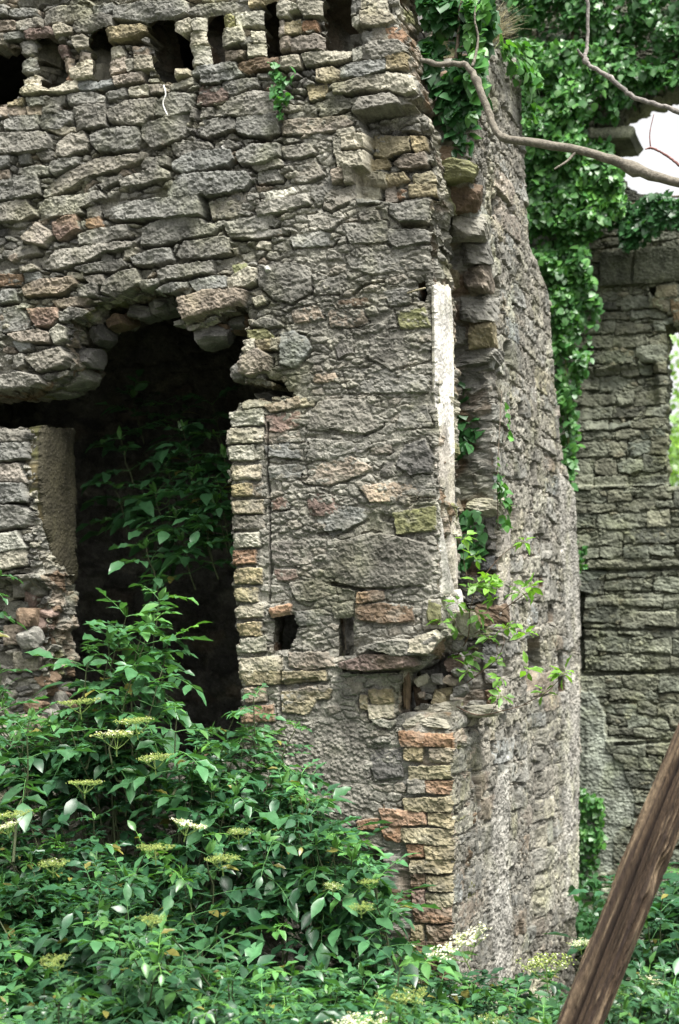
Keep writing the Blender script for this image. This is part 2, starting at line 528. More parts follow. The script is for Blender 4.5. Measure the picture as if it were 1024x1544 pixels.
    rest = np.ones(len(Qall), bool)
    fc_u = np.concatenate([uf[Q].mean(1), np.full(len(Qall) - len(Q), 1e9)]); fc_v = np.concatenate([vf[Q].mean(1), np.full(len(Qall) - len(Q), 1e9)])
    def emit(nm, sel):
        q = Qall[sel]; used = np.unique(q); mp = np.zeros(len(Vall), np.int64); mp[used] = np.arange(len(used))
        objs.append(mesh_obj(nm, Vall[used], [mp[q]], mat, parent, Call[used], smooth))
    for nm, P in splits:
        q = plane.uv(P[:, 0], P[:, 1]); s_ = (sdf(q, fc_u, fc_v) > 0) & rest & (fc_u < 1e8)
        if s_.any(): emit(nm, s_); rest &= ~s_
    emit(name, rest)
    return objs


def rock(mb, c, size, r, col, tilt=0.0, sub=24):
    """angular block of stone"""
    n = sub
    th = np.linspace(0, np.pi, n); ph = np.linspace(0, 2 * np.pi, 2 * n, endpoint=False)
    A, B = np.meshgrid(th, ph, indexing='ij')
    D = np.stack([np.sin(A) * np.cos(B), np.sin(A) * np.sin(B), np.cos(A)], -1).reshape(-1, 3)
    R = np.full(len(D), 9.)
    nr = [np.array(v, float) for v in ((1, 0, 0), (-1, 0, 0), (0, 1, 0), (0, -1, 0), (0, 0, 1), (0, 0, -1))]
    for v in nr:
        v = v + r.normal(0, .16, 3); v /= np.linalg.norm(v)
        q = D @ v; R = np.where(q > .05, np.minimum(R, r.uniform(.75, .95) / np.maximum(q, .05)), R)
    for i in range(16):
        v = r.normal(0, 1, 3); v /= np.linalg.norm(v)
        q = D @ v; R = np.where(q > .05, np.minimum(R, r.uniform(.88, 1.15) / np.maximum(q, .05)), R)
    P = D * R[:, None]
    P = P * (1 + .10 * fbm(P[:, 0] * 2.5 + c[0] * 9, P[:, 1] * 2.5 + P[:, 2] * 4 + c[2] * 7, 5, 5)[:, None] + .05 * fbm(P[:, 1] * 5 + c[0] * 9, P[:, 0] * 3 + P[:, 2] * 9, 8, 4)[:, None])
    P = P * (1 + .025 * fbm(P[:, 0] * 14 + c[0] * 9, P[:, 1] * 9 + P[:, 2] * 16, 15, 3))[:, None]
    P = P * np.asarray(size) / 2
    ct, st_ = math.cos(tilt), math.sin(tilt)
    x, z = P[:, 0] * ct - P[:, 2] * st_, P[:, 0] * st_ + P[:, 2] * ct
    W = np.stack([c[0] - x * AF[0] + P[:, 1] * AS[0], c[1] - x * AF[1] + P[:, 1] * AS[1], c[2] + z], -1)
    Q = []
    m = 2 * n
    i, j = np.meshgrid(np.arange(n - 1), np.arange(m), indexing='ij')
    Q = np.stack([i * m + j, i * m + (j + 1) % m, (i + 1) * m + (j + 1) % m, (i + 1) * m + j], -1).reshape(-1, 4)
    cc = np.array(PAL[col]) * r.uniform(.8, 1.2) * (1 + .3 * fbm(P[:, 0] * 20, P[:, 2] * 30 + P[:, 1] * 20, 9, 4))[:, None]
    mb.add(W, Q, None, cc)
# ---------------------------------------------------------------- the front wall, surveyed stone by stone
FRONT_STONES = parse('''
g4 0 10 9 9 10 22 2 25; g 15 15 30 12 53 13 54 22 40 26 14 24; g 66 15 90 9 132 9 139 17 137 27 115 32 64 36 62 30
g 141 10 170 6 174 14 168 20 142 25; g5 175 11 220 6 280 4 282 20 262 30 228 35 205 34 174 30; p -6 31 22 31 24 45 -5 48
g 26 33 58 27 61 38 38 45 25 44; g 8 53 34 46 35 56 9 60; g -10 52 7 50 8 66 -10 68; r4 37 50 45 45 77 42 79 52 70 58 42 60
w5 84 42 95 37 111 43 112 50 86 55; g4 115 36 135 26 150 22 173 25 174 40 140 48 117 52 113 45; y5 159 50 172 43 220 39 221 48 205 56 163 64 159 60
g 28 65 50 61 53 75 45 83 30 80; g 29 92 45 87 58 90 60 102 50 108 30 108; w 30 132 38 118 55 113 60 126 45 131; w4 31 136 50 128 72 130 72 137 45 143 31 141
w4 75 134 90 127 116 124 118 134 100 140 74 138; w5 112 58 128 54 137 60 136 72 118 77 113 68; p 120 80 136 80 137 92 121 93
w5 108 104 135 92 145 97 143 115 115 122 108 118; b 97 120 106 110 110 122 98 126; p 95 90 110 88 109 105 98 108; r 86 70 102 70 104 85 92 88
g 119 124 165 117 169 128 140 136 119 135; w 164 72 182 68 188 82 167 88; p 162 93 188 85 191 105 165 113 162 108; w4 205 85 232 85 233 105 205 107
p3 172 118 215 109 216 122 175 130; w 192 92 202 90 202 105 193 108; p 200 72 220 70 222 84 202 84; g 160 142 188 133 192 144 165 152
w 195 132 224 129 224 143 196 145; p 226 130 253 127 254 138 230 142; y 10 152 35 149 33 158 11 159; g 41 149 66 147 65 157 42 160
g 67 148 98 145 98 157 68 159; g 101 143 135 138 156 143 157 153 130 156 102 157; p -8 162 39 158 38 172 -8 177; p 41 162 63 160 63 172 42 173
g 65 163 90 160 88 170 66 171; g 8 183 30 175 56 175 56 193 30 197 10 194; g 59 175 95 168 111 172 108 185 90 195 60 194
g3 113 163 135 158 158 157 160 188 140 194 116 195; g3 162 168 190 152 236 149 233 175 220 187 190 188 165 182; g 236 150 262 139 294 143 287 168 262 175 236 174
g 216 190 250 178 287 174 286 200 255 213 230 221 216 208; w3 261 37 287 29 290 45 275 52 263 54; w3 288 30 312 27 315 46 295 50
g 284 18 300 8 330 4 372 2 374 10 340 22 300 25 284 22; y 375 0 430 -2 432 3 400 6 376 8; w 290 50 312 48 316 65 285 72; w 286 72 318 70 320 95 288 98
w5 264 103 283 101 285 112 267 119; o 333 25 352 20 356 40 338 44; w 355 22 398 17 399 36 360 40; w4 334 46 365 42 370 62 340 71 335 62
w 378 47 398 46 398 63 380 64; w 374 68 398 65 402 82 376 85; p 338 78 370 77 365 86 340 92; w5 416 7 430 3 451 10 450 16 438 18 436 26 418 28
w5 452 5 489 3 488 24 460 26 453 16; p 418 34 428 32 428 52 420 54; y 430 34 455 30 456 50 431 52; b 458 33 477 31 478 45 459 48; p 420 58 437 55 437 72 422 76
p 440 58 475 52 491 58 490 74 455 74 440 74; g 287 105 320 96 355 94 357 102 340 109 290 114; n 359 95 385 88 417 86 418 97 375 109 360 106
w 420 84 450 82 453 100 430 102 421 99; w 455 83 480 78 526 73 526 85 505 92 460 97; g 303 115 334 113 333 123 303 125; g 335 113 358 106 365 113 345 120 335 121
r 300 128 330 130 346 140 340 152 310 158 297 155; g 335 124 370 120 388 117 388 128 350 145 335 135; g 258 128 288 117 289 125 260 135
g 288 165 320 162 322 173 300 179 288 178; g 324 170 350 148 385 137 414 140 415 170 380 174 350 173 325 174; g 291 182 350 175 358 192 325 203 306 205 293 200
g3 358 178 380 177 421 172 422 195 405 206 380 205 360 200; w 477 103 500 101 511 107 510 118 490 123 477 120; y 463 132 490 128 495 143 470 150
g 484 155 515 145 530 160 500 172 484 172; p 423 184 460 180 520 176 531 186 512 193 470 201 425 201; w 526 24 538 20 544 30 540 40 526 38
g 526 0 543 0 543 20 526 20; w 545 -4 580 -4 583 16 560 18 546 16; w4 543 18 570 15 590 22 594 30 585 37 560 40 545 38; g 562 39 580 39 580 58 562 62
b 582 42 606 42 612 52 606 65 585 58; w 582 50 600 48 604 60 582 62; g 545 50 560 48 560 62 547 65; g5 548 72 560 65 600 63 618 76 590 86 555 90 548 86
w 531 72 545 70 546 88 533 92; g4 516 108 530 98 583 92 584 105 550 116 516 117; y6 584 88 600 82 614 84 618 102 600 106 585 106
w4 503 130 550 118 560 132 530 142 505 142; w5 553 118 590 113 620 117 626 136 610 141 590 135 555 135; g7 532 168 545 150 590 142 603 155 600 162 570 166 540 175
y 556 197 608 198 610 218 575 230 556 226; y 612 198 632 198 636 215 620 222 614 212; p3 598 228 632 222 636 240 600 246 585 238; y 553 235 575 232 580 242 553 250
y3 576 255 600 253 608 264 590 270 576 272; y3 616 258 640 250 650 264 630 270 617 268; y4 609 273 650 271 651 285 625 288 610 288; p3 573 275 586 273 588 295 575 296
b 588 282 602 280 604 290 590 292; w5 517 205 552 203 553 222 518 225; w5 509 232 551 230 552 250 512 252; w5 518 254 574 253 575 272 545 273 520 275
w4 505 210 516 209 516 230 506 233; p4 502 258 517 254 516 268 503 276; w4 536 276 562 273 564 290 555 294 537 295; w4 511 198 532 195 534 203 512 205
g 490 290 533 278 535 295 500 318 490 312; g 538 297 575 300 570 305 540 305; g4 592 303 620 293 640 292 645 310 640 330 605 333 590 320
g3 588 348 640 345 647 362 600 372 588 365; g 543 325 568 320 570 330 548 332; g 524 387 565 372 625 372 648 382 648 400 560 412 530 402
g3 -8 202 30 200 68 200 80 216 79 223 40 230 -8 231; w 75 195 112 193 113 199 95 203; g4 88 220 105 205 125 200 135 215 132 226 100 239 87 236
g4 140 205 165 196 208 193 212 205 208 224 180 229 150 228 141 218; g -8 238 14 237 12 250 -8 255; g 28 235 45 232 44 245 30 248; g 55 232 78 230 78 240 60 240
g 33 255 50 250 76 252 74 262 55 264 33 262; g4 79 248 95 241 121 238 120 247 85 264 80 260; g3 68 285 100 262 150 240 222 233 220 242 170 258 130 268 110 282 75 298 68 295
p -8 257 12 258 14 268 -8 273; g5 -8 278 30 268 55 266 60 280 60 293 30 300 -8 304; g4 217 250 225 240 252 238 253 248 240 254 218 255
g5 183 275 210 263 240 253 258 262 256 268 220 278 190 284 184 280; g 151 278 170 268 182 263 182 270 165 280 155 284; g4 -8 310 40 302 55 325 30 333 -8 336
g3 57 315 68 302 120 294 150 290 158 298 120 312 125 322 80 327 58 333; g 131 314 150 310 152 327 132 330; n4 133 333 150 328 154 340 140 345 133 342
r5 84 338 100 330 117 324 120 345 100 358 90 362 84 350; p6 37 360 57 338 84 355 70 370 40 366; g5 160 318 200 305 256 301 304 299 306 324 256 329 180 331 162 328
g4 120 355 150 346 192 340 195 355 160 366 122 368; g3 215 345 256 328 300 330 330 345 320 353 270 362 240 370 215 368; g 5 385 30 372 55 370 58 380 20 390
g4 60 395 90 378 150 370 205 365 200 373 160 380 130 395 90 405 62 402; w 190 380 207 374 205 385 188 393; g 258 218 315 216 320 222 285 236 270 235 262 228
g 325 220 345 212 360 222 340 227 326 226; g4 260 245 300 228 348 228 352 240 345 250 275 262 262 255; g4 358 232 380 220 420 218 422 235 400 246 365 246 360 240
g 380 250 420 242 428 248 390 258; g5 252 285 270 266 330 262 372 260 378 272 370 285 310 295 258 298; g 388 262 420 255 424 270 390 275
g 314 310 340 290 385 292 388 310 360 325 322 330; w 395 292 440 285 448 290 420 298 396 302; g4 388 318 395 308 440 298 462 294 466 306 430 318 390 324
g 338 338 370 328 410 326 415 338 380 350 345 352; g 343 352 378 350 430 344 432 350 380 358 345 356; g3 268 385 280 366 330 358 346 360 345 380 320 388 275 390
g 425 222 465 218 475 230 450 238 428 236; g 436 250 470 238 488 262 470 272 440 272; g 470 290 500 264 500 300 480 308
g 465 325 500 320 520 325 500 345 470 345; g 440 360 480 350 510 356 500 368 445 372; g 520 340 580 335 585 360 530 366
g3 115 405 150 396 185 392 190 400 175 408 130 410; g3 196 388 230 378 256 374 262 392 235 398 205 400; w4 34 405 50 400 58 405 45 409 35 410; g 36 414 60 412 60 422 38 426
p3 33 433 60 423 110 418 115 428 95 442 60 444 40 446; w 102 413 125 411 125 418 105 418; g 128 417 156 415 158 428 140 430; n -6 415 32 415 33 428 -6 430
g5 161 425 185 412 206 408 213 425 205 432 175 447 157 440; g5 208 425 242 423 242 428 215 437; g4 119 436 140 428 147 430 145 446 121 448
p 80 455 120 448 135 452 125 460 85 462; r3 41 467 85 465 90 480 80 490 55 492; g5 93 480 105 465 130 468 137 475 115 482 95 485; g -8 470 25 462 45 485 40 497 10 500 -8 495
p4 15 505 60 498 77 505 75 515 30 515; w4 78 500 90 490 100 495 98 510 85 518; g 20 515 45 513 46 525 30 530; g4 40 540 90 525 100 538 95 550 60 560
g4 22 540 35 535 38 550 28 555; g5 -12 570 30 562 60 568 66 578 30 586 -12 588; g -8 440 20 436 26 452 -6 458
g6 241 411 258 405 320 396 321 410 280 417 245 425; g5 237 438 256 430 285 427 285 433 258 442; g4 287 425 320 418 343 418 342 433 300 440; w4 346 420 375 405 388 407 385 425 370 432 345 436
o 352 402 370 399 372 410 355 415; p7.4 273 452 310 440 360 437 374 440 367 460 330 467 300 478 279 484 274 468; g2 392 402 440 398 466 405 468 440 440 455 415 450 393 430
w 380 450 395 447 400 455 385 460; g3 378 490 400 480 425 490 405 495; o3 373 500 400 498 412 508 395 512 375 508; w4 363 515 386 512 386 528 372 531 363 525
y4 389 516 408 514 408 526 392 528; w4 409 512 422 510 421 525 410 526; p7 362 540 390 528 410 540 405 558 375 567 362 560; g3 423 505 440 500 460 510 470 525 445 555 424 548
p 470 567 505 565 508 573 475 576; n 512 455 555 450 560 458 515 462; p 495 470 545 470 552 485 530 492 498 490; d 505 515 528 508 530 530 512 538
g 558 505 600 500 640 510 648 540 590 555 560 540; g 580 440 615 435 618 455 590 460; g 470 420 510 418 512 440 474 442; o 600 470 640 465 648 490 605 494
p 440 470 478 462 486 480 445 486; g 520 560 600 556 645 570 640 590 530 590
w4 346 624 396 618 397 638 346 642; w4 345 648 395 646 395 664 346 668; w4 348 676 382 672 382 692 349 692; w4 350 705 393 703 392 720 351 722; y4 350 733 381 730 380 745 351 747
w4 351 758 396 755 396 772 351 773; g4 351 782 396 778 396 795 352 797; w4 352 806 391 803 391 822 352 824; b4 353 832 385 830 385 847 354 850; y4 354 860 394 858 394 878 355 878
y4 355 890 388 888 388 905 356 905; w4 356 918 397 910 396 928 358 930; y4 358 942 392 940 392 956 359 956; w4 358 966 400 960 400 980 359 982; w4 359 995 425 990 424 1010 360 1012
y4 360 1015 420 1012 420 1030 362 1032; p4 370 1040 400 1038 400 1055 372 1057; b4 365 1070 412 1064 412 1085 366 1088; w4 366 607 398 604 398 612 370 616
w 384 676 396 674 396 690 385 690; p 383 732 396 730 396 745 384 747
p4 401 612 450 600 451 612 410 620; y 452 602 474 600 472 610 453 612; r 400 630 450 620 452 640 425 650 402 650; p 400 655 458 650 456 662 402 666
g3 463 625 490 605 570 603 575 640 545 655 500 648 465 645; g 402 675 440 665 460 668 458 690 405 686; g 460 662 530 668 535 680 500 690 462 692; d 533 678 555 662 558 670 545 680
g 404 705 455 700 460 718 405 720; p 458 705 530 690 560 705 540 715 495 730 460 725; r 405 757 430 750 435 764 410 768; r 465 755 478 740 515 755 518 762 490 778 466 775
p 545 735 600 725 650 720 650 750 560 755; d4 600 700 612 672 640 665 653 690 648 712 620 715; g 608 615 640 612 650 640 600 645; g 600 722 650 718 655 745 610 748
d 575 712 590 690 592 715 578 718; p 560 675 587 672 587 682 562 682; g 480 785 520 765 560 770 545 785 500 808; d 408 822 425 818 475 820 478 845 450 853 415 850
g3 480 860 505 820 560 805 600 810 640 820 655 860 640 880 560 885 510 880 482 870; o3 595 775 655 765 655 798 600 803; r 415 860 445 860 450 875 416 873
n3 540 895 575 892 578 903 540 908; n3 538 913 575 911 620 916 622 935 580 938 537 932; b5 408 918 438 913 437 928 412 932; g 445 925 495 920 497 938 450 942
w 503 915 530 910 530 930 505 930; g 440 880 500 876 505 900 450 905; r8 515 1002 560 987 625 990 634 1003 560 1010 520 1008; g9 556 975 600 965 640 972 665 957 671 966 655 985 600 987
w9 625 965 658 952 672 968 650 985 626 982; y3 423 1015 490 1012 492 1024 425 1030; y2 423 1045 500 1040 495 1052 425 1057; y3 425 1062 475 1058 465 1075 427 1072; p3 451 1035 495 1036 490 1042 452 1041
y4 556 1042 590 1040 592 1058 560 1060; y4 545 1050 554 1052 554 1068 546 1068; w4 557 1065 592 1062 592 1080 560 1082; w4 562 1085 595 1088 590 1097 575 1095; p3 437 985 500 985 505 1003 460 1008 437 1003
g4 640 908 664 905 668 945 640 948; g 520 1030 545 1028 546 1045 522 1046; d 560 1135 605 1130 608 1170 565 1175; d 545 1150 556 1150 556 1170 546 1170
b6 603 1104 640 1106 640 1125 608 1124; b6 641 1107 682 1108 682 1125 641 1124; y5 612 1129 638 1129 636 1146 612 1145; p5 650 1130 684 1129 683 1148 650 1148
y6 619 1157 682 1156 682 1171 620 1173; g5 618 1176 641 1175 641 1195 618 1194; b5 645 1178 683 1178 682 1197 646 1194; y6 609 1205 683 1203 683 1222 612 1220
b5 573 1221 640 1225 644 1242 580 1245; y5 648 1227 682 1228 682 1247 650 1242; b4 575 1247 604 1247 604 1267 583 1265; b4 540 1240 570 1235 568 1250 542 1250
y6 608 1250 683 1252 683 1272 609 1268; b5 615 1275 640 1275 640 1290 617 1289; y6 643 1277 683 1276 683 1294 645 1294; y6 615 1298 683 1297 683 1315 616 1314
n5 616 1318 640 1320 640 1338 617 1336; y6 645 1322 682 1322 682 1342 646 1340; r5 617 1345 640 1343 640 1362 617 1360; y6 645 1347 682 1348 682 1364 646 1364
b6 625 1369 683 1368 683 1389 627 1388; y5 622 1396 638 1394 638 1415 622 1415; n6 645 1396 682 1396 682 1414 646 1416; n5 620 1420 640 1420 640 1438 620 1438
n6 645 1420 682 1420 682 1440 646 1440; n5 622 1445 682 1445 682 1460 622 1462; y5 618 1466 650 1466 650 1484 618 1484; n5 654 1466 682 1466 682 1486 654 1484
g4 -10 645 22 648 40 652 35 665 -10 666; g4 -10 670 38 668 40 690 -10 697; p3 2 700 30 700 38 726 -5 726; g5 -10 730 35 730 40 755 -10 760; g4 -10 762 30 764 45 772 40 790 -10 800
w4 -8 806 26 802 38 826 -8 832; w3 -8 836 35 830 38 850 -8 860; g4 5 872 46 866 48 896 8 900; g5 -8 910 30 908 28 930 -8 936; p3 -8 945 26 940 36 968 -8 972; w4 8 985 40 980 42 1010 6 1014
''')
CORE = poly('605 1010 655 988 668 1000 668 1075 690 1100 603 1100')
FRONT_OUT = poly('''-230 1560 -230 -70 596 -70 596 10 600 40 616 60 622 82 619 105 628 118 630 138 612 150 640 165 640 215 650 240 654 290
 646 310 650 340 652 400 656 470 657 560 659 700 660 800 661 880 668 920 668 945 674 962 660 985 634 1002 606 1010 598 1050 600 1095 604 1101 683 1104 682 1560''')
BREACH = poly('''-120 592 0 590 60 583 90 570 100 545 98 520 108 488 130 474 146 452 175 445 215 440 258 443 275 475 282 492 330 476 366 466 372 490 362 530
 358 568 400 574 428 578 446 588 440 601 404 604 366 606 344 625 345 700 351 850 357 960 360 1040 366 1150 20 1150 40 1060 56 1000 60 900 50 800 47 660 45 646 -120 652''')
BEAM_HOLES = [poly(s) for s in (
    '-25 78 0 75 27 72 28 95 29 130 18 148 -25 158', '56 62 82 60 84 80 95 95 96 115 95 124 75 132 64 128 60 100 55 80',
    '139 52 158 46 162 70 161 100 161 115 146 118 146 95 139 85', '226 40 240 35 260 34 262 50 280 62 287 85 284 100 262 101 262 118 240 116 235 95 230 68',
    '316 28 333 24 333 45 334 70 335 90 322 94 319 70 315 50', '402 10 415 5 416 30 418 60 418 80 405 84 402 60 400 40',
    '492 -6 524 -6 524 24 527 42 540 52 542 62 526 70 495 72 492 50')]
POCKETS = [(poly('411 931 420 929 442 927 446 945 441 965 437 980 412 984 410 960'), .5), (poly('508 932 531 931 532 968 531 988 508 990'), .3),
           (poly('626 425 640 418 646 440 640 455 628 452'), .6), (poly('111 86 117 86 117 100 112 102'), .4)]


def front_joint(px, py):
    left = 1 - sst(385, 470, px + .12 * (py - 300) + 26 * fbm(px / 60, py / 60, 91))
    low = sst(560, 600, py)
    j = .010 + .024 * left * (1 - low) + .030 * low * (1 - sst(40, 120, px))
    j = j + .003 * sst(1020, 1080, py) * sst(596, 606, px)                       # raked brick joints low on the corner
    j = j + .028 * (1 - sst(150, 175, py)) * (1 - sst(500, 620, px)) * (py < 150)
    j = j + .016 * sst(490, 520, px) * sst(172, 190, py) * (1 - sst(292, 304, py))
    return j * (.75 + .5 * vn(px / 30, py / 22, 93))


FW = thing('ruined_wall', 'tall grey rubble stone wall with a big ragged breach and a row of dark beam holes', 'wall', (*(FRONT.p3(1.0, 0)[:2]), 0), 'ruined stone walls')
masonry('masonry', FRONT, FRONT_OUT, FW, M_STONE, FRONT_STONES, holes=[(BREACH, 1.6)] + [(h, .25) for h in BEAM_HOLES] + POCKETS,
        recess=[(poly('536 172 566 168 602 160 640 158 640 205 652 240 654 296 600 306 575 300 536 296 534 256 552 252 553 205'), -.085, .010),
                (poly('500 296 540 300 575 304 592 297 592 270 555 270 520 255 505 285'), -.02, .02),
                (poly('430 1285 613 1285 613 1600 430 1600'), -.07, .012),
                (poly('604 337 648 334 648 346 604 345'), -.05, .004),
                (poly('-30 870 60 880 60 1100 -30 1100'), -.10, .03)],
        cracks=[(poly('404 640 404 720 406 790 408 850 406 905'), .010, .03), (poly('614 1296 616 1360 613 1420 617 1470'), .022, .10), (poly('424 990 422 1050 424 1090'), .008, .02),
                (poly('476 1028 425 1033'), .022, .035), (poly('480 806 515 800 500 808'), .012, .03), (poly('520 884 545 890 500 880'), .012, .035), (poly('532 445 545 430 580 424'), .008, .03),
                (poly('500 648 520 652 550 656'), .008, .02), (poly('421 507 423 550'), .006, .025), (poly('517 1011 560 1014 600 1010'), .01, .03), (poly('578 781 590 783'), .02, .03),
                (poly('420 175 424 200 415 206'), .012, .02), (poly('308 300 312 330'), .022, .05), (poly('300 165 294 205'), .016, .04)],
        patches=[(poly('430 1095 545 1085 560 1200 540 1240 470 1200 430 1150'), -.004, (.19, .18, .155), .012)] + [(poly('%g %g %g %g %g %g %g %g' % (x - s, y - s * .3, x + s * .2, y - s, x + s, y + s * .2, x - s * .3, y + s)), .03, (.72, .71, .68), .003) for x, y, s in ((405, 407, 8), (335, 229, 4.5), (4, 300, 5), (150, 165, 3.5), (388, 1090, 4), (236, 1000, 5))],
        splits=[('brick_quoin', poly('606 1101 690 1100 690 1500 614 1500 614 1272 570 1268 540 1255 540 1234 600 1222')),
                ('brick_jamb', poly('330 612 366 600 399 600 400 1000 426 986 426 1034 420 1095 355 1095'))],
        smooth=False, J=front_joint, top=(.000, .016), du=.0042, dv=.0042, T=.38, rings=26, seed=5, tintmul=1.0, lateral=.032, reveal='gwpnop', flare=lambda a, b: .55 * ((b < 165) & (a < 560)) + .25 * ((b > 900) & (b < 1000) & (a > 400) & (a < 540)))

# loose core stones, soffit blocks and the broken sill of the corner window
mb = MB(); rr = np.random.default_rng(21)
for px, py, dep, w, h, l, k, tl in (
        (303, 500, .16, 66, 34, .22, 'd', .1), (352, 556, .12, 34, 34, .16, 'g', -.3),
        (300, 474, 0.27, 51, 32, .22, 'g', .1), (262, 458, 0.23, 39, 20, .2, 'd', 0), (225, 451, 0.22, 51, 20, .2, 'd', .1), (185, 458, 0.23, 51, 22, .2, 'd', -.2), (150, 474, 0.22, 34, 25, .2, 'n', .2),
        (126, 496, 0.21, 34, 28, .2, 'd', .2), (112, 531, 0.20, 30, 32, .2, 'd', 0), (90, 562, 0.23, 51, 24, .2, 'g', .2), (258, 480, 0.13, 18, 11, .1, 'g', .1), (320, 488, 0.14, 25, 14, .1, 'n', 0),
        (395, 564, 0.19, 51, 17, .2, 'd', .1), (440, 584, 0.23, 25, 24, .16, 'g', 0), (380, 590, 0.27, 42, 24, .16, 'd', 0), (40, 580, 0.27, 76, 17, .22, 'g', 0), (-20, 578, 0.27, 76, 20, .22, 'd', 0)):
    c = FRONT.at(px, py, -dep); s = c[1] / F
    rock(mb, c, (w * s, l, h * s), rr, k, tl)
for k in range(46):
    q = rr.random(); px, py = [(78 + 34 * q, 562 - 70 * q), (130 + 130 * q, 478 - 26 * q), (265 + 100 * q, 476 + 8 * q), (366 + 8 * q, 500 + 70 * q)][int(rr.integers(4))]
    c = FRONT.at(px + rr.normal() * 6, py - 8 + rr.normal() * 5, -rr.uniform(.13, .36)); s = .0033
    rock(mb, c, (s * rr.uniform(14, 40), s * rr.uniform(20, 50), s * rr.uniform(10, 22)), rr, 'ddgndd'[int(rr.integers(6))], rr.normal() * .3, 14)
mb.build('soffit_rubble', M_STONE, FW, False)
mb = MB()
for px, py, dep, w, h, l, k, tl in (
        (630, 1035, .20, 30, 30, .12, 'g', .3), (648, 1056, .18, 26, 30, .14, 'y', -.3), (618, 1060, .24, 30, 60, .16, 'n', .2), (604, 1040, .10, 8, 60, .1, 'n', .05), (645, 1072, .22, 60, 22, .3, 'w', .08),
        (620, 1090, .10, 40, 24, .2, 'w', .2), (655, 1092, .10, 60, 22, .22, 'w', -.05), (662, 1012, .30, 40, 50, .2, 'd', .3), (676, 975, .18, 22, 20, .1, 'g', .2), (690, 940, .16, 34, 40, .1, 'w', 0),
        (648, 1020, .34, 60, 60, .2, 'd', 0), (600, 1090, .05, 20, 20, .1, 'g', .3), (668, 1000, .22, 26, 24, .12, 'r', .5), (700, 1078, .34, 50, 22, .3, 'w', .03), (655, 925, .02, 24, 44, .1, 'o', 0.1)):
    c = FRONT.at(px, py, -dep); s = c[1] / F
    rock(mb, c, (w * s, l, h * s), rr, k, tl)
for k in range(34):
    px, py = rr.uniform(606, 690), rr.uniform(1010, 1085)
    c = FRONT.at(px, py, -rr.uniform(.12, .36)); s = .0031
    rock(mb, c, (s * rr.uniform(12, 30), s * rr.uniform(14, 36), s * rr.uniform(10, 24)), rr, 'ggnpywd'[int(rr.integers(7))], rr.normal() * .4, 14)
mb.build('broken_core', M_STONE, FW, False)

# lime plaster left on the end of the wall and in the breach
PEND = Plane(FRONT.p3(FRONT.uv(657, 650)[0], 0)[:2], AS, NS)
masonry('plaster_facing', PEND, poly('656 432 662 424 672 434 678 428 682 470 684 640 686 760 690 860 690 894 682 880 670 800 663 740 658 700 659 640 657 560'), FW, M_PLASTER,
        patches=[(poly('600 300 720 300 720 960 600 960'), .010, (.44, .405, .355), .003), (poly('600 436 720 430 720 650 676 690 668 640 600 660'), .013, (.62, .60, .56), .003)], du=.004, dv=.006, T=.016, rings=2, J=lambda a, b: np.full(a.shape, .0), seed=31, ragged=.005, lateral=.001, infill=(.3, .3), rough=.2, reveal='ww')
masonry('plaster_facing', PEND, poly('658 760 664 800 672 850 682 888 679 896 668 905 662 900 660 830'), FW, M_PLASTER,
        patches=[(poly('600 300 720 300 720 960 600 960'), .024, (.40, .385, .35), .004)], du=.004, dv=.006, T=.016, rings=2, J=lambda a, b: np.full(a.shape, .0), seed=32, ragged=.006, lateral=.001, infill=(.3, .3), rough=.2, reveal='ww')
masonry('plaster_facing', PEND, poly('664 898 689 890 692 928 684 938 668 942'), FW, M_PLASTER,
        patches=[(poly('600 300 720 300 720 960 600 960'), .034, (.46, .44, .42), .004)], du=.004, dv=.006, T=.016, rings=2, J=lambda a, b: np.full(a.shape, .0), seed=33, ragged=.006, lateral=.001, infill=(.3, .3), rough=.2, reveal='ww')
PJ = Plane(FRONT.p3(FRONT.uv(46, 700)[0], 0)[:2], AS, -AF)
masonry('plaster_jamb', PJ, poly('50 650 60 643 104 650 105 760 108 870 100 884 72 850 58 790 50 720'), FW, M_SHADED,
        patches=[(poly('0 500 200 500 200 1000 0 1000'), .05, (.058, .053, .036), .004)], du=.006, dv=.006, T=.05, rings=4, J=lambda a, b: np.full(a.shape, .0), seed=35, ragged=.012, lateral=.01, infill=(.3, .3), rough=.5, reveal='oy')  # patch colour darkened to stand for the shade inside the breach
mb = MB()
for k in range(46):
    py = 870 + 240 * rr.random(); px = 40 + 62 * rr.random() * (1 if py < 1000 else .75)
    u = FRONT.uv(46, py)[0]
    c = FRONT.p3(u + .02 * rr.normal() + .03, FRONT.uv(60, py)[1], -.04 - .34 * rr.random()); s = .0034
    rock(mb, c, (s * rr.uniform(18, 42), s * rr.uniform(20, 46), s * rr.uniform(14, 36)), rr, 'ggnprd'[int(rr.integers(6))], rr.normal() * .4, 14)
mb.build('jamb_rubble', M_STONE, FW, False)

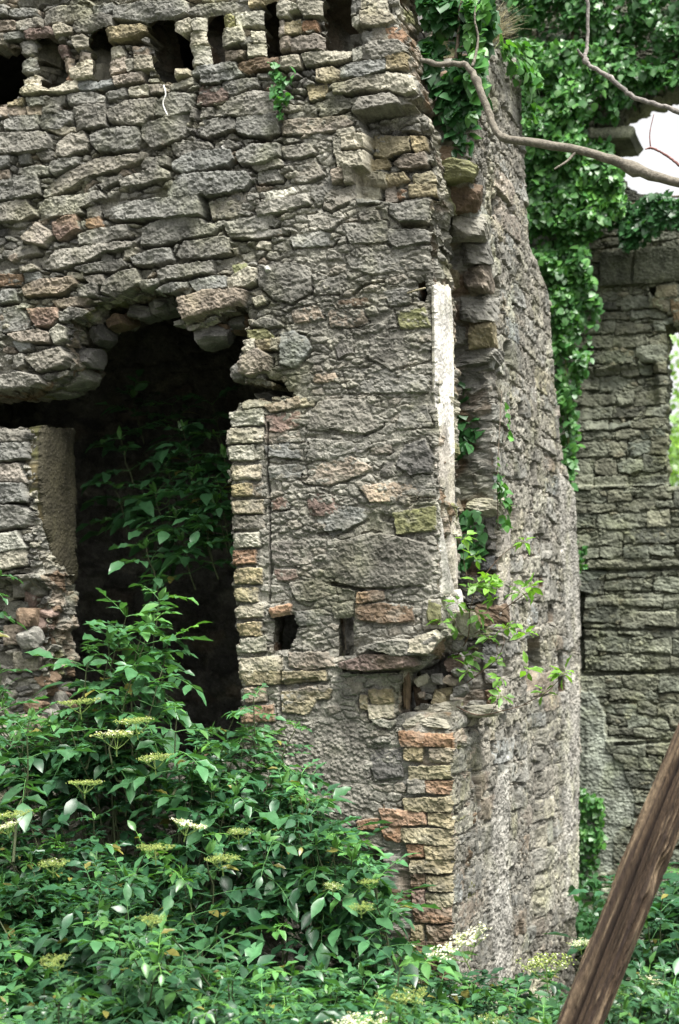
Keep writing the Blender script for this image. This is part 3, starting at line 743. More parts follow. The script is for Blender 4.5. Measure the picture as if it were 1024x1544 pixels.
# ---------------------------------------------------------------- the side wall running away on the right
SIDE_OUT = poly('''684 1560 684 1104 688 1075 720 1068 752 1066 754 900 750 760 744 620 738 500 730 380 716 300 706 255 712 180 735 90 752 74 784 86 790 200 800 370 822 420 833 462
 833 520 840 600 850 690 864 740 873 850 877 1000 874 1200 870 1380 868 1560''')
uu = SIDE.uv(np.array([684., 880.]), np.array([1000., 1000.]))[:, 0]
sr = np.random.default_rng(77)
side_st = courses(-.1, 3.3, -.1, 5.3, (.07, .16), (.18, .6), 'gccgcgpwgm', sr, .02)
SW = thing('ruined_wall', 'pale weathered rubble side wall running back from the brick corner', 'wall', (*(SIDE.p3(1.6, 0)[:2]), 0), 'ruined stone walls')
side_holes = [poly('797 965 818 958 820 1005 815 1040 798 1045'), poly('826 912 838 910 838 938 828 940'), poly('843 985 852 982 852 1015 845 1018'), poly('697 1098 708 1096 708 1116 698 1118'),
              poly('842 1020 852 1018 852 1042 843 1044'), poly('744 300 752 298 752 322 745 326'), poly('812 868 822 866 822 884 814 886'), poly('793 1300 802 1296 803 1330 795 1334')]
masonry('masonry', SIDE, SIDE_OUT, SW, M_SIDE, stones_uv=side_st, holes=[(h, .5) for h in side_holes],
        J=lambda a, b: .008 + .009 * sst(-.1, .5, fbm(a / 24, b / 60, 17)), top=(-.004, .009), rough=.8, small=.6, T=.34, rings=22, seed=41, du=.0065, dv=.006, infill=(.05, .04), tintmul=.9, mort=(.215, .203, .172),
        patches=[(poly('742 1210 752 1170 764 1160 766 1300 770 1480 750 1500 740 1430 733 1330'), .012, (.30, .29, .26), .012), (poly('846 1010 872 1000 872 1380 850 1390'), .010, (.29, .28, .25), .012),
                 (poly('838 700 866 740 874 960 856 980 846 850'), .010, (.29, .28, .25), .012), (poly('752 800 766 790 768 960 752 980'), .014, (.37, .34, .30), .006)],
        recess=[(poly('797 1040 816 1030 820 1500 798 1500'), -.035, .05)] + [(poly('%g %g %g %g %g %g %g %g' % (x, y, x + a, y - 5, x + a + 1, y + b, x + 1, y + b)), -.06, .012) for x, y, a, b in ((724, 330, 8, 26), (742, 420, 9, 30), (760, 520, 6, 22), (780, 610, 8, 18), (800, 700, 6, 20), (766, 760, 8, 24), (820, 800, 5, 30), (784, 860, 7, 16), (760, 1000, 8, 20), (712, 1160, 8, 24), (740, 1120, 6, 16), (776, 1180, 7, 30), (700, 1300, 5, 22), (780, 1390, 8, 20), (832, 1240, 5, 36), (836, 1110, 5, 30), (770, 300, 5, 24), (756, 160, 5, 30), (775, 420, 4, 30))], reveal='gcgpn', lateral=.022, ragged=.005, pits=.03)
JF = Plane(SIDE.p3(SIDE.uv(752, 700)[0], 0)[:2], AF, NF)
jr = np.random.default_rng(5)
j_st = courses(-.12, .8, 1.0, 5.3, (.07, .15), (.10, .26), 'gpyodgwn', jr, .014)
masonry('jamb', JF, poly('640 1110 640 -40 712 -40 704 100 698 255 712 300 726 380 734 500 740 620 746 760 750 900 748 1066 748 1110'), SW, M_STONE, stones_uv=j_st,
        J=lambda a, b: .045 + 0 * a, top=(-.01, .05), T=.1, rings=4, seed=44, du=.006, dv=.006, tintmul=1.0, reveal='gn',
        recess=[(poly('640 560 716 555 722 640 708 720 735 820 720 860 640 880'), -.12, .03), (poly('640 300 690 305 700 330 680 420 640 440'), -.09, .02), (poly('640 960 720 985 730 1060 640 1080'), -.11, .03)])
mb = MB()
for px, py, t, w, h, l, k in ((715, 1078, .45, 70, 24, .3, 'g'), (735, 1082, .62, 60, 22, .3, 'c'), (760, 1075, .78, 40, 26, .3, 'g'), (700, 1085, .30, 60, 22, .26, 'w')):
    c = SIDE.p3(t, SIDE.uv(px, py)[1], -.17); s = .0032
    rock(mb, c, (w * s * 1.6, l, h * s), rr, k, 0)
mb.build('window_sill', M_STONE, SW, False)
mb = MB(); y = 236.
while y < 1064:
    h = rr.uniform(24, 46); ym = y + h / 2
    ax_ = np.interp(ym, [75, 90, 180, 255, 300, 380, 500, 620, 760, 900, 1066], [748, 735, 712, 706, 716, 730, 738, 744, 750, 754, 752])
    deep = .13 * (abs(ym - 610) < 50 or abs(ym - 720) < 40 or abs(ym - 825) < 45 or abs(ym - 1010) < 40)
    u, v = SIDE.uv(ax_, ym); Yw = SIDE.o[1] + u * SIDE.a[1]; hz = h / F * Yw; x0 = -.028 + .6 * deep
    while x0 < .36:
        w_ = rr.uniform(.11, .24)
        rock(mb, SIDE.p3(u + .062 + deep + rr.uniform(-.012, .02), v, -x0 - w_ / 2), (w_ * 1.06, .22, hz * 1.12), rr, 'gpngwgyogm'[int(rr.integers(10))], rr.normal() * .03, 30)
        x0 += w_
    y += h
mb.build('jamb_blocks', M_STONE, SW, False)

# ---------------------------------------------------------------- back wall with the window
BP = Plane((1.714 + .02, 9.796 + .05), AF, NF)
BACK_OUT = poly('560 1500 560 -90 1260 -90 1260 1500')
SKY_HOLE = poly('1180 120 1030 130 985 140 972 150 958 158 940 168 930 184 918 196 920 214 926 230 918 242 922 254 936 268 950 286 1000 294 1180 294')
WIN = poly('1004 488 1110 484 1110 732 1006 739 1003 640 1004 560')
SMALL = poly('976 431 990 430 989 440 984 447 980 441')
br = np.random.default_rng(9)
b_st = [q for q in courses(-1.7, 1.4, -.6, 4.02, (.06, .13), (.10, .34), 'ggcgdgcgg', br, .018) + courses(-1.7, 1.4, 4.3, 6.0, (.07, .13), (.1, .3), 'gcgggd', br, .012)]
BW = thing('ruined_wall', 'mossy coursed stone end wall with a window opening on its right edge', 'wall', (*(BP.p3(-.4, 0)[:2]), 0), 'ruined stone walls')
masonry('masonry', BP, BACK_OUT, BW, M_BACK, stones_uv=b_st, holes=[(SKY_HOLE, 1.5), (WIN, 1.0), (SMALL, .4)],
        J=lambda a, b: .013 + .012 * vn(a / 20, b / 16, 3), top=(-.006, .020), T=.34, rings=8, seed=51, du=.007, dv=.006, infill=(.06, .035), tintmul=.92,
        recess=[(poly('560 738 1200 726 1200 -90 560 -90'), -.05, .008), (poly('880 560 985 545 990 610 930 640 885 640'), -.05, .03), (poly('560 1122 1200 1112 1200 1500 560 1500'), .03, .004),
                (poly('560 862 1200 852 1200 900 560 910'), -.012, .01)],
        cracks=[(poly('860 1018 1100 1008'), .018, .05), (poly('930 1122 1100 1112'), .018, .06), (poly('870 858 935 862 1100 850'), .016, .04), (poly('870 948 960 950 1100 946'), .014, .03), (poly('875 900 876 1010'), .03, .08)],
        patches=[(poly('872 1040 900 1045 915 1080 915 1130 940 1150 960 1200 958 1240 930 1255 925 1310 870 1330 868 1100'), .020, (.30, .30, .29), .012),
                 (poly('872 1060 890 1070 888 1300 868 1310'), .03, (.25, .25, .235), .012)], reveal='gcw')
LINT = Plane(BP.p3(0, 0)[:2] + np.array([NF[0], NF[1]]) * -.01, AF, NF)
masonry('lintel', LINT, poly('905 380 905 430 1110 421 1110 366 1000 372'), BW, M_BACK, cracks=[(poly('955 372 953 430'), .012, .03)],
        patches=[(poly('800 300 1300 300 1300 600 800 600'), .02, (.125, .125, .105), .012)], du=.007, dv=.006, T=.3, rings=4, seed=53, J=lambda a, b: np.zeros(a.shape), infill=(.4, .3), rough=.6, ragged=.006, reveal='go', lateral=.01)
masonry('sill_course', LINT, poly('868 742 868 752 1110 738 1110 729'), BW, M_BACK, patches=[(poly('800 700 1300 700 1300 800 800 800'), .015, (.20, .195, .17), .008)],
        du=.007, dv=.005, T=.3, rings=4, seed=54, J=lambda a, b: np.zeros(a.shape), infill=(.4, .3), rough=.6, ragged=.006, reveal='gc', lateral=.01)
masonry('stone_slab', LINT, poly('888 198 958 196 962 201 952 213 890 214'), BW, M_BACK, patches=[(poly('800 100 1300 100 1300 300 800 300'), .10, (.36, .34, .30), .006)],
        du=.006, dv=.005, T=.34, rings=4, seed=55, J=lambda a, b: np.zeros(a.shape), infill=(.4, .3), rough=.6, ragged=.006, reveal='gc', lateral=.01)
masonry('brick_head', LINT, poly('975 428 1000 424 1112 420 1112 488 1016 490 1012 470 980 462'), BW, M_BACK, stones_px=parse('p 985 450 1008 448 1008 470 986 472; n 1012 452 1040 450 1040 482 1014 484; p 990 432 1020 430 1020 446 990 447; p 1044 446 1080 446 1080 480 1046 482'), holes=[(SMALL, .4)],
        du=.006, dv=.005, T=.3, rings=4, seed=56, J=lambda a, b: .01 + 0 * a, reveal='gp', lateral=.01)

# ---------------------------------------------------------------- the dark chamber behind the breach
CW = thing('chamber', 'dark roofed stone chamber behind the ragged breach', 'building', (*(FRONT.p3(2.2, 0, -1.6)[:2]), 0))
def chamber_wall(name, o, a, n, u1, seed):
    p = Plane(o, a, n)
    O = [(0, -.1), (u1, -.1), (u1, 5.1), (0, 5.1)]
    P = np.array([p.px(np.array(u), np.array(v)) for u, v in O], float)
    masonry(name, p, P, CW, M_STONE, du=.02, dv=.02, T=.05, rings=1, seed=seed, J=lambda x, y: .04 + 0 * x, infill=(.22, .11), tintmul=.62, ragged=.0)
q = lambda s, t: FRONT.p3(s, 0, -t)[:2]
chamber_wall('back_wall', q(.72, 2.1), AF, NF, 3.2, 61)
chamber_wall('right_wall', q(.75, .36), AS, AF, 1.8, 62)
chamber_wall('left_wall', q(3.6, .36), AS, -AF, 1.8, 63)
def slab(name, s0, s1, t0, t1, z0, z1, mat, col, parent, n=24):
    mb = MB(); S, Tt = np.meshgrid(np.linspace(s0, s1, n), np.linspace(t0, t1, n), indexing='ij')
    i, j = np.meshgrid(np.arange(n - 1), np.arange(n - 1), indexing='ij')
    Q = np.stack([i * n + j, (i + 1) * n + j, (i + 1) * n + j + 1, i * n + j + 1], -1).reshape(-1, 4)
    for z, sg in ((z0, 1), (z1, -1)):
        P = FRONT.p3(S.ravel(), z + .03 * fbm(S.ravel() * 4, Tt.ravel() * 4, 5), -Tt.ravel())
        mb.add(P, Q, None, col)
    ring = [k * n for k in range(n)] + [(n - 1) * n + k for k in range(1, n)] + [k * n + n - 1 for k in range(n - 2, -1, -1)] + [k for k in range(n - 2, 0, -1)]
    m = len(ring); mb.Q.append(np.array([(ring[k], ring[(k + 1) % m], ring[(k + 1) % m] + n * n, ring[k] + n * n) for k in range(m)]))
    return mb.build(name, mat, parent)
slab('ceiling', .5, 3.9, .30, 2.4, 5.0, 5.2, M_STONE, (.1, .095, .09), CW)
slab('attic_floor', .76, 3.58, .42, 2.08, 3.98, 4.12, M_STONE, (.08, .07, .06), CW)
# ---------------------------------------------------------------- ground, sky, light, camera
n = 80
gx = np.linspace(-1, 1, n); gx = np.sign(gx) * np.abs(gx) ** 2.4 * 60
X, Y = np.meshgrid(gx, gx + 5, indexing='ij')
Z = .10 * fbm(X * .9, Y * .9, 4) - .05
Z = Z - .5 * sst(.2, 1.1, X) * sst(4.5, 7., Y) - .15
i, j = np.meshgrid(np.arange(n - 1), np.arange(n - 1), indexing='ij')
Q = np.stack([i * n + j, (i + 1) * n + j, (i + 1) * n + j + 1, i * n + j + 1], -1).reshape(-1, 4)
g = mesh_obj('ground', np.stack([X, Y, Z], -1).reshape(-1, 3), [Q], M_SOIL, None, np.array((.045, .050, .028)))
tag(g, kind='structure')

SUN_EL, SUN_AZ = math.radians(65), math.radians(148)     # azimuth clockwise from +Y: light comes from the right
w = bpy.data.worlds.new('World'); scene.world = w; w.use_nodes = True
nt = w.node_tree; nt.nodes.clear()
o_ = nt.nodes.new('ShaderNodeOutputWorld'); bg = nt.nodes.new('ShaderNodeBackground')
sk = nt.nodes.new('ShaderNodeTexSky'); sk.sky_type = 'NISHITA'; sk.sun_disc = False
sk.sun_elevation = SUN_EL; sk.sun_rotation = SUN_AZ; sk.air_density = 1.0; sk.dust_density = 4.0; sk.ozone_density = 1.0
hs = nt.nodes.new('ShaderNodeHueSaturation'); hs.inputs['Saturation'].default_value = .03
nt.links.new(sk.outputs[0], hs.inputs['Color']); nt.links.new(hs.outputs[0], bg.inputs[0]); nt.links.new(bg.outputs[0], o_.inputs[0])
bg.inputs[1].default_value = .078
sl = bpy.data.lights.new('sun', 'SUN'); sl.energy = 2.5; sl.angle = math.radians(24); sl.color = (1, .96, .9)
so = bpy.data.objects.new('sun', sl); COL.objects.link(so)
d = Vector((math.sin(SUN_AZ) * math.cos(SUN_EL), math.cos(SUN_AZ) * math.cos(SUN_EL), math.sin(SUN_EL)))
so.rotation_euler = d.to_track_quat('Z', 'Y').to_euler()

cam = bpy.data.cameras.new('camera'); co = bpy.data.objects.new('camera', cam); COL.objects.link(co)
co.location = (0, 0, CH); co.rotation_euler = (math.radians(90), 0, 0)
cam.sensor_fit = 'VERTICAL'; cam.sensor_height = 36; cam.sensor_width = 24; cam.lens = F / 1544 * 36
cam.shift_y = (HOR - 772) / 1544; cam.shift_x = 0
cam.clip_start = .05; cam.clip_end = 400
cam.dof.use_dof = True; cam.dof.focus_distance = 6.25; cam.dof.aperture_fstop = 2.3
scene.camera = co
scene.view_settings.view_transform = 'Standard'; scene.view_settings.look = 'None'
scene.view_settings.exposure = 1.97; scene.view_settings.gamma = 1
scene.cycles.max_bounces = 6; scene.cycles.use_denoising = True

# ---------------------------------------------------------------- leaves
def leaf_template(seg=5, half=None, fold=.22, curl=.35, wave=.05):
    """blade along +x, width along y, up z; unit length, unit half width = .5"""
    half = half or [0, .62, 1, .9, .52, 0]
    V = []
    for k, hw in enumerate(half):
        t = k / (len(half) - 1); z = -curl * t * t
        wv = wave * (1 if k % 2 else -1)
        V += [(t, -.5 * hw, z + fold * .5 * hw + wv * hw), (t, 0, z), (t, .5 * hw, z + fold * .5 * hw - wv * hw)]
    V = np.array(V); Q = []
    for k in range(len(half) - 1):
        a = k * 3; Q += [(a, a + 3, a + 4, a + 1), (a + 1, a + 4, a + 5, a + 2)]
    return V, np.array(Q)


ELDER = [leaf_template(curl=c, fold=f, wave=w_) for c, f, w_ in ((.15, .25, .04), (.4, .3, .07), (.55, .15, .03), (.02, .4, .08))]
IV = np.array([(0, 0), (.0, .22), (.16, .52), (.38, .30), (.58, .36), (.70, .16), (1.0, 0)])
def ivy_template(kind):
    if kind == 0: half = [(0, 0), (-.08, .2), (.10, .50), (.34, .30), (.52, .34), (.72, .16), (1, 0)]
    elif kind == 1: half = [(0, 0), (-.06, .24), (.14, .44), (.40, .40), (.62, .30), (.82, .14), (1, 0)]
    else: half = [(0, 0), (.02, .26), (.2, .42), (.44, .42), (.66, .30), (.84, .15), (1, 0)]
    L = np.array(half); n = len(L)
    mid = np.array([(t, 0) for t in L[:, 0]]); mid[:, 0] = np.clip(mid[:, 0], 0, 1)
    def zz(p): return -.25 * p[0] ** 2 + .22 * abs(p[1]) - .35 * p[1] ** 2
    V = [(p[0], 0, zz((p[0], 0))) for p in mid] + [(p[0], p[1], zz(p)) for p in L] + [(p[0], -p[1], zz(p)) for p in L]
    Q = []
    for k in range(n - 1):
        Q += [(k, k + 1, n + k + 1, n + k), (k + 1, k, 2 * n + k, 2 * n + k + 1)]
    return np.array(V, float), np.array(Q)
IVYT = [ivy_template(k) for k in range(3)]


class Leaves:
    def __init__(self): self.p = []; self.t = []; self.n = []; self.s = []; self.c = []; self.k = []

    def add(self, p, t, n, L, W, c, k): self.p.append(p); self.t.append(t); self.n.append(n); self.s.append((L, W)); self.c.append(c); self.k.append(k)

    def flush(self, mb, temps):
        if not self.p: return
        p = np.array(self.p); t = np.array(self.t); nn = np.array(self.n); s = np.array(self.s); c = np.array(self.c); k = np.array(self.k)
        t /= np.linalg.norm(t, axis=1)[:, None] + 1e-9
        b = np.cross(nn, t); b /= np.linalg.norm(b, axis=1)[:, None] + 1e-9
        nn = np.cross(t, b)
        for q, (V, Q) in enumerate(temps):
            m = np.where(k == q)[0]
            if not len(m): continue
            L = s[m, 0][:, None, None]; W = s[m, 1][:, None, None]
            P = p[m][:, None] + t[m][:, None] * (V[None, :, 0:1] * L) + b[m][:, None] * (V[None, :, 1:2] * W) + nn[m][:, None] * (V[None, :, 2:3] * L * .6)
            QQ = (Q[None] + (np.arange(len(m)) * len(V))[:, None, None]).reshape(-1, 4)
            mb.add(P.reshape(-1, 3), QQ, None, np.repeat(c[m], len(V), 0))


def unit(v): return v / (np.linalg.norm(v) + 1e-9)


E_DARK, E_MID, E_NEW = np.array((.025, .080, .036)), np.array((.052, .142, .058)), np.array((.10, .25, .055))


def leafcol(c, r):
    q = r.random()
    if q < .025: return np.array((.20, .19, .05)) * r.uniform(.6, 1.1)
    if q < .09: return c * np.array((1.5, 1.35, .9)) * r.uniform(.9, 1.3)
    return c * r.uniform(.65, 1.35)


def compound_leaf(lv, stems, base, d, L, r, col, fat=.46):
    """one elder leaf: rachis with two or three pairs of leaflets and an end leaflet"""
    up = np.array([0, 0, 1.])
    d = unit(d); side = unit(np.cross(d, up) + 1e-3)
    P = [base]; n_ = 6
    dd = d.copy()
    droop = r.uniform(.05, .16)
    for k in range(n_):
        dd = unit(dd + np.array([0, 0, -droop])); P.append(P[-1] + dd * L / n_)
    P = np.array(P)
    stems.tube(P, np.linspace(.0022, .0012, len(P)), 3, col * 1.7 * np.array((1.1, .95, .7)), False)
    pairs = 3 if r.random() < .35 else 2
    for q in range(pairs):
        i = int(round(n_ * (.36 + .56 * q / max(1, pairs - .4))))
        i = min(i, n_ - 1)
        f = unit(P[i + 1] - P[i])
        for sg in (-1, 1):
            t = unit(f * r.uniform(.35, .75) + side * sg + up * r.uniform(-.28, .18))
            nrm = unit(up + side * sg * r.uniform(-.2, .25) - f * .15 + r.normal(0, .24, 3))
            l = L * r.uniform(.40, .56)
            lv.add(P[i], t, nrm, l, l * r.uniform(fat - .08, fat + .06), leafcol(col, r), int(r.integers(4)))
    f = unit(P[-1] - P[-2]); l = L * r.uniform(.5, .64)
    lv.add(P[-1], unit(f + r.normal(0, .12, 3)), unit(up - f * (f @ up) + r.normal(0, .25, 3)), l, l * fat * 1.05, col * r.uniform(.8, 1.3), int(r.integers(4)))


def shoot(lv, stems, tip, down, r, n_nodes=3, L=.2, col=E_MID, root=None, new=.25):
    """a leafy elder shoot ending at tip; leaves in crossed pairs"""
    down = unit(down); a0 = r.uniform(0, np.pi)
    ln = .075 * n_nodes + .05
    P = np.array([tip + down * ln * q + r.normal(0, .006, 3) for q in np.linspace(1, 0, 5)])
    if root is not None: P = np.vstack([spline([root, (root + P[0]) / 2 + r.normal(0, .04, 3), P[0]], 6)[:-1], P])
    stems.tube(P, np.linspace(.007 if root is not None else .005, .0025, len(P)), 5, np.array((.07, .085, .04)) * r.uniform(.7, 1.2), False)
    ax = -down; s1 = unit(np.cross(ax, [.3, .9, .2])); s2 = np.cross(ax, s1)
    for k in range(n_nodes):
        b = tip + down * ln * (k / n_nodes); an = a0 + k * np.pi / 2 + r.normal(0, .3)
        for sg in (0, np.pi):
            d = s1 * math.cos(an + sg) + s2 * math.sin(an + sg)
            d = d * 1.0 + ax * (.75 - .22 * k) + r.normal(0, .12, 3)
            c = col * r.uniform(.8, 1.2)
            if k == 0 and r.random() < new: c = c * .4 + E_NEW * .6
            compound_leaf(lv, stems, b, d, L * (.62 + .22 * min(k, 2)) * r.uniform(.72, 1.22), r, c)
    if r.random() < .7:
        for q in range(3):
            t = unit(ax + r.normal(0, .45, 3)); l = L * r.uniform(.22, .36)
            lv.add(tip, t, unit(np.cross(t, r.normal(0, 1, 3))), l, l * .4, E_NEW * r.uniform(.5, 1), int(r.integers(4)))


def umbel(c, rad, axis, r, open_=.3, droop=None):
    """flat elder flower head: five branching rays carrying many tiny florets; returns one mesh builder"""
    mb = MB(); axis = unit(np.asarray(axis, float))
    s1 = unit(np.cross(axis, [.2, .9, .3])); s2 = np.cross(axis, s1)
    base = c - axis * rad * .75
    gcol = np.array((.30, .36, .11)); stem = np.array((.16, .24, .07))
    mb.tube([base - axis * rad * .3, base], [.0028, .0024], 5, stem, False)
    for k in range(6):
        a = k * 2 * np.pi / 5 + r.normal(0, .15); rr_ = rad * (.62 if k < 5 else .08)
        hub = c + (s1 * math.cos(a) + s2 * math.sin(a)) * rr_ - axis * rad * .26
        mb.tube([base, (base + hub) / 2 - axis * rad * .04, hub], [.0018, .0015, .0012], 4, stem * r.uniform(.9, 1.3), False)
        for q in range(13):
            b = r.uniform(0, 2 * np.pi); e = rad * .52 * math.sqrt(r.random())
            end = hub + (s1 * math.cos(b) + s2 * math.sin(b)) * e + axis * rad * (.22 + r.normal(0, .035))
            mb.tube([hub, end], [.0009, .0007], 3, stem * r.uniform(1.0, 1.6), False)
            for z in range(4):
                f = end + (s1 * r.normal() + s2 * r.normal()) * rad * .07 + axis * r.normal() * rad * .03
                if r.random() < open_:
                    w_ = rad * r.uniform(.042, .062); ax = unit(axis + r.normal(0, .35, 3)); u_ = unit(np.cross(ax, r.normal(0, 1, 3))); v_ = np.cross(ax, u_)
                    V = [f]
                    for h in range(10):
                        an = h * np.pi / 5; R_ = w_ if h % 2 == 0 else w_ * .45
                        V.append(f + (u_ * math.cos(an) + v_ * math.sin(an)) * R_ + ax * (.12 * w_ if h % 2 == 0 else 0))
                    mb.add(V, None, [(0, 1 + h, 1 + (h + 1) % 10) for h in range(10)], np.array((.80, .78, .62)) * r.uniform(.85, 1.1))
                else:
                    w_ = rad * r.uniform(.026, .04)
                    V = f + np.array([s1, -s1, s2, -s2, axis, -axis]) * w_
                    mb.add(V, None, [(0, 2, 4), (2, 1, 4), (1, 3, 4), (3, 0, 4), (2, 0, 5), (1, 2, 5), (3, 1, 5), (0, 3, 5)], gcol * r.uniform(.7, 1.35))
    return mb


SIL = (np.array([-200, 0, 60, 110, 160, 230, 300, 350, 400, 440, 480, 520, 560, 600, 612, 640, 700, 780, 860, 940, 1024, 1300]),
       np.array([1030, 1040, 1062, 1062, 1050, 1066, 1064, 1062, 1078, 1104, 1180, 1240, 1290, 1390, 1500, 1525, 1515, 1492, 1470, 1455, 1450, 1450]))


def canopy_z(X, Y):
    px = CX + F * X / Y
    y = 1070 + (6.6 - Y) / 2.15 * 500
    y = np.maximum(y, np.interp(px, *SIL) + 22)
    return CH + (HOR - y) / F * Y


def in_front(X, Y, m):
    """distance in front of the wall faces, metres"""
    d1 = (np.array([X, Y]) - CORNER) @ NF
    s = (np.array([X, Y]) - CORNER) @ AF
    d2 = (np.array([X, Y]) - CORNER) @ NS
    return d1 > m if s > 0 else (d1 > m or d2 > m)


FLOWERS = [  # column, row, size in photo pixels, distance, share of open blossom, tilt to the right
    (120, 1056, 60, 5.9, .15, .1), (205, 1084, 66, 5.7, .2, .1), (175, 1104, 76, 5.6, .75, .05), (232, 1140, 60, 5.5, .2, .1), (128, 1178, 54, 5.4, .1, 0), (285, 1240, 62, 5.2, .95, -.25),
    (235, 1276, 60, 5.1, .05, 0), (335, 1292, 60, 5.1, .08, .05), (360, 1252, 44, 5.2, .3, 0), (80, 1300, 50, 5.0, .1, 0), (18, 1226, 60, 5.2, .1, .1),
    (8, 1244, 44, 5.1, .95, .3), (230, 1384, 48, 4.8, .05, -.1), (84, 1446, 56, 4.6, .05, .1), (545, 1366, 40, 5.0, .05, 0), (556, 1328, 36, 5.2, .05, .1), (502, 1334, 34, 5.1, .5, 0),
    (690, 1420, 100, 5.2, 1., .42), (822, 1448, 96, 5.4, .35, .1), (610, 1500, 90, 4.8, .1, .1), (540, 1536, 90, 4.5, .8, .1), (960, 1502, 70, 5.4, .4, 0), (984, 1476, 46, 5.2, 1., -.1), (740, 1540, 60, 4.7, .2, 0), (875, 1420, 40, 6.0, .9, .1)]

BUSH = [  # name label, group of columns/depth: centre of plan, radius, seeds
    ('elder_bush', 'tall elder bush filling the foot of the breach, cream flower heads on top', (-.95, 6.25), 1.00, 41),
    ('elder_bush', 'dense elder bush at the left edge with green bud clusters', (-1.15, 5.35), .80, 42),
    ('elder_bush', 'elder bush in mid bank carrying one white flower head beside dark hollows', (-.40, 5.35), .78, 43),
    ('elder_bush', 'elder bush against the wall foot reaching up to the brick corner', (.02, 5.75), .62, 44),
    ('elder_bush', 'elder bush at the lower left corner, darkest leaves', (-.75, 4.55), .62, 45),
    ('elder_bush', 'elder bush with pointed pale shoots at the bottom below the brick corner', (-.12, 4.70), .66, 46),
    ('elder_bush', 'low elder bush at the foot of the side wall with a tilted white flower head', (.62, 5.05), .62, 47),
    ('elder_bush', 'low elder bush beside the leaning timber with big soft leaves', (1.15, 5.35), .62, 48),
]
cen = np.array([b[2] for b in BUSH]); rad = np.array([b[3] for b in BUSH])
BR = [np.random.default_rng(b[4]) for b in BUSH]
BL = [Leaves() for b in BUSH]; BS = [MB() for b in BUSH]
ar = np.random.default_rng(99)
HOLLOWS = ((205, 1222, 44), (255, 1205, 36), (60, 1400, 52), (150, 1440, 46), (240, 1350, 34), (320, 1390, 42), (405, 1420, 40), (300, 1450, 36), (480, 1400, 40), (560, 1420, 40), (110, 1190, 22), (390, 1180, 26), (30, 1500, 40))
pts = []
tries = 0
while len(pts) < 540 and tries < 60000:
    tries += 1
    Yq = ar.uniform(4.4, 6.95); pxq = ar.uniform(-90, 1120)
    Xq = (pxq - CX) / F * Yq
    if pxq > 600 and not (4.0 < Yq < 6.0): continue
    if not in_front(Xq, Yq, .16): continue
    if any((Xq - a) ** 2 + (Yq - b) ** 2 < .080 ** 2 for a, b in pts): continue
    pts.append((Xq, Yq))
for (Xq, Yq) in pts:
    k = int(np.argmin(np.hypot(cen[:, 0] - Xq, cen[:, 1] - Yq) / rad))
    r = BR[k]
    zt = float(canopy_z(Xq, Yq)); lump = .15 * float(fbm(np.array(Xq * 2.3), np.array(Yq * 2.3), 8, 2))
    hole = float(vn(np.array(Xq * 2.6 + 3), np.array(Yq * 2.6), 19))
    z = zt + min(lump, .02) - r.uniform(0, .07) - (.30 if hole < .34 else 0)
    hx, hy = CX + F * Xq / Yq, HOR - (z - CH) / Yq * F
    if any(((hx - a) / (c * 1.25)) ** 2 + ((hy - 12 - b_) / c) ** 2 < 1 for a, b_, c in HOLLOWS): z -= .30; deep = True
    else: deep = False
    if z < .12: z = .12 + .1 * r.random()
    out = np.array([(Xq - cen[k, 0]) * .5, (Yq - cen[k, 1]) * .5 - .25, 1.0]) + r.normal(0, .16, 3)
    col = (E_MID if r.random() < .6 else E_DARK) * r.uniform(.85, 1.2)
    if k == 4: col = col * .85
    root = np.array([cen[k, 0] + (Xq - cen[k, 0]) * .35, cen[k, 1] + (Yq - cen[k, 1]) * .35, .0])
    L = r.uniform(.145, .225) * (.8 if Yq < 4.9 or k in (6, 7) else 1.0)
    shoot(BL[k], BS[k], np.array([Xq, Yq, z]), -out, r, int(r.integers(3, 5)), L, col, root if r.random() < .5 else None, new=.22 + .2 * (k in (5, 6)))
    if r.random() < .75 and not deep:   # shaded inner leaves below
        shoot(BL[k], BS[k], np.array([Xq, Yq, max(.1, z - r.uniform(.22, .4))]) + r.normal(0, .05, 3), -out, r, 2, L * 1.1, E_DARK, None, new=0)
# the taller shoots standing in the breach, and stray ones against the stones
for px, py, Yq, k, L, rt in ((190, 930, 6.75, 0, .26, (150, 1180)), (240, 905, 6.8, 0, .26, (215, 1150)), (215, 960, 6.7, 0, .28, (190, 1160)), (255, 965, 6.7, 0, .24, (215, 1150)), (225, 945, 6.6, 0, .30, (200, 1160)), (165, 965, 6.6, 0, .24, (150, 1160)), (135, 985, 6.55, 0, .20, (130, 1160)),
                              (245, 1010, 6.5, 0, .22, (220, 1180)), (200, 1020, 6.4, 0, .24, (190, 1180)), (385, 1050, 6.45, 3, .16, (380, 1250)), (445, 1098, 6.35, 3, .14, (430, 1300)),
                              (2, 868, 6.5, 1, .16, (-60, 1200)), (0, 1015, 6.2, 1, .17, (-40, 1250)), (45, 1085, 6.0, 1, .22, (20, 1300)),  (265, 1075, 6.2, 0, .22, (260, 1200))):
    r = BR[k]; tip = pt(px, py, Yq); root = pt(rt[0], rt[1], Yq - .05)
    shoot(BL[k], BS[k], tip, np.array([-.15, .1, -1]) + r.normal(0, .1, 3), r, 4, L * .86, E_MID * r.uniform(.9, 1.25), root, new=.3)
heads = {}
for (px, py, s, Yq, op, tl) in FLOWERS:
    c = pt(px, py, Yq)
    k = int(np.argmin(np.hypot(cen[:, 0] - c[0], cen[:, 1] - c[1]) / rad))
    heads.setdefault(k, []).append((c, s / F * Yq / 2 * .92, tl, op if op > .5 else op * .4))
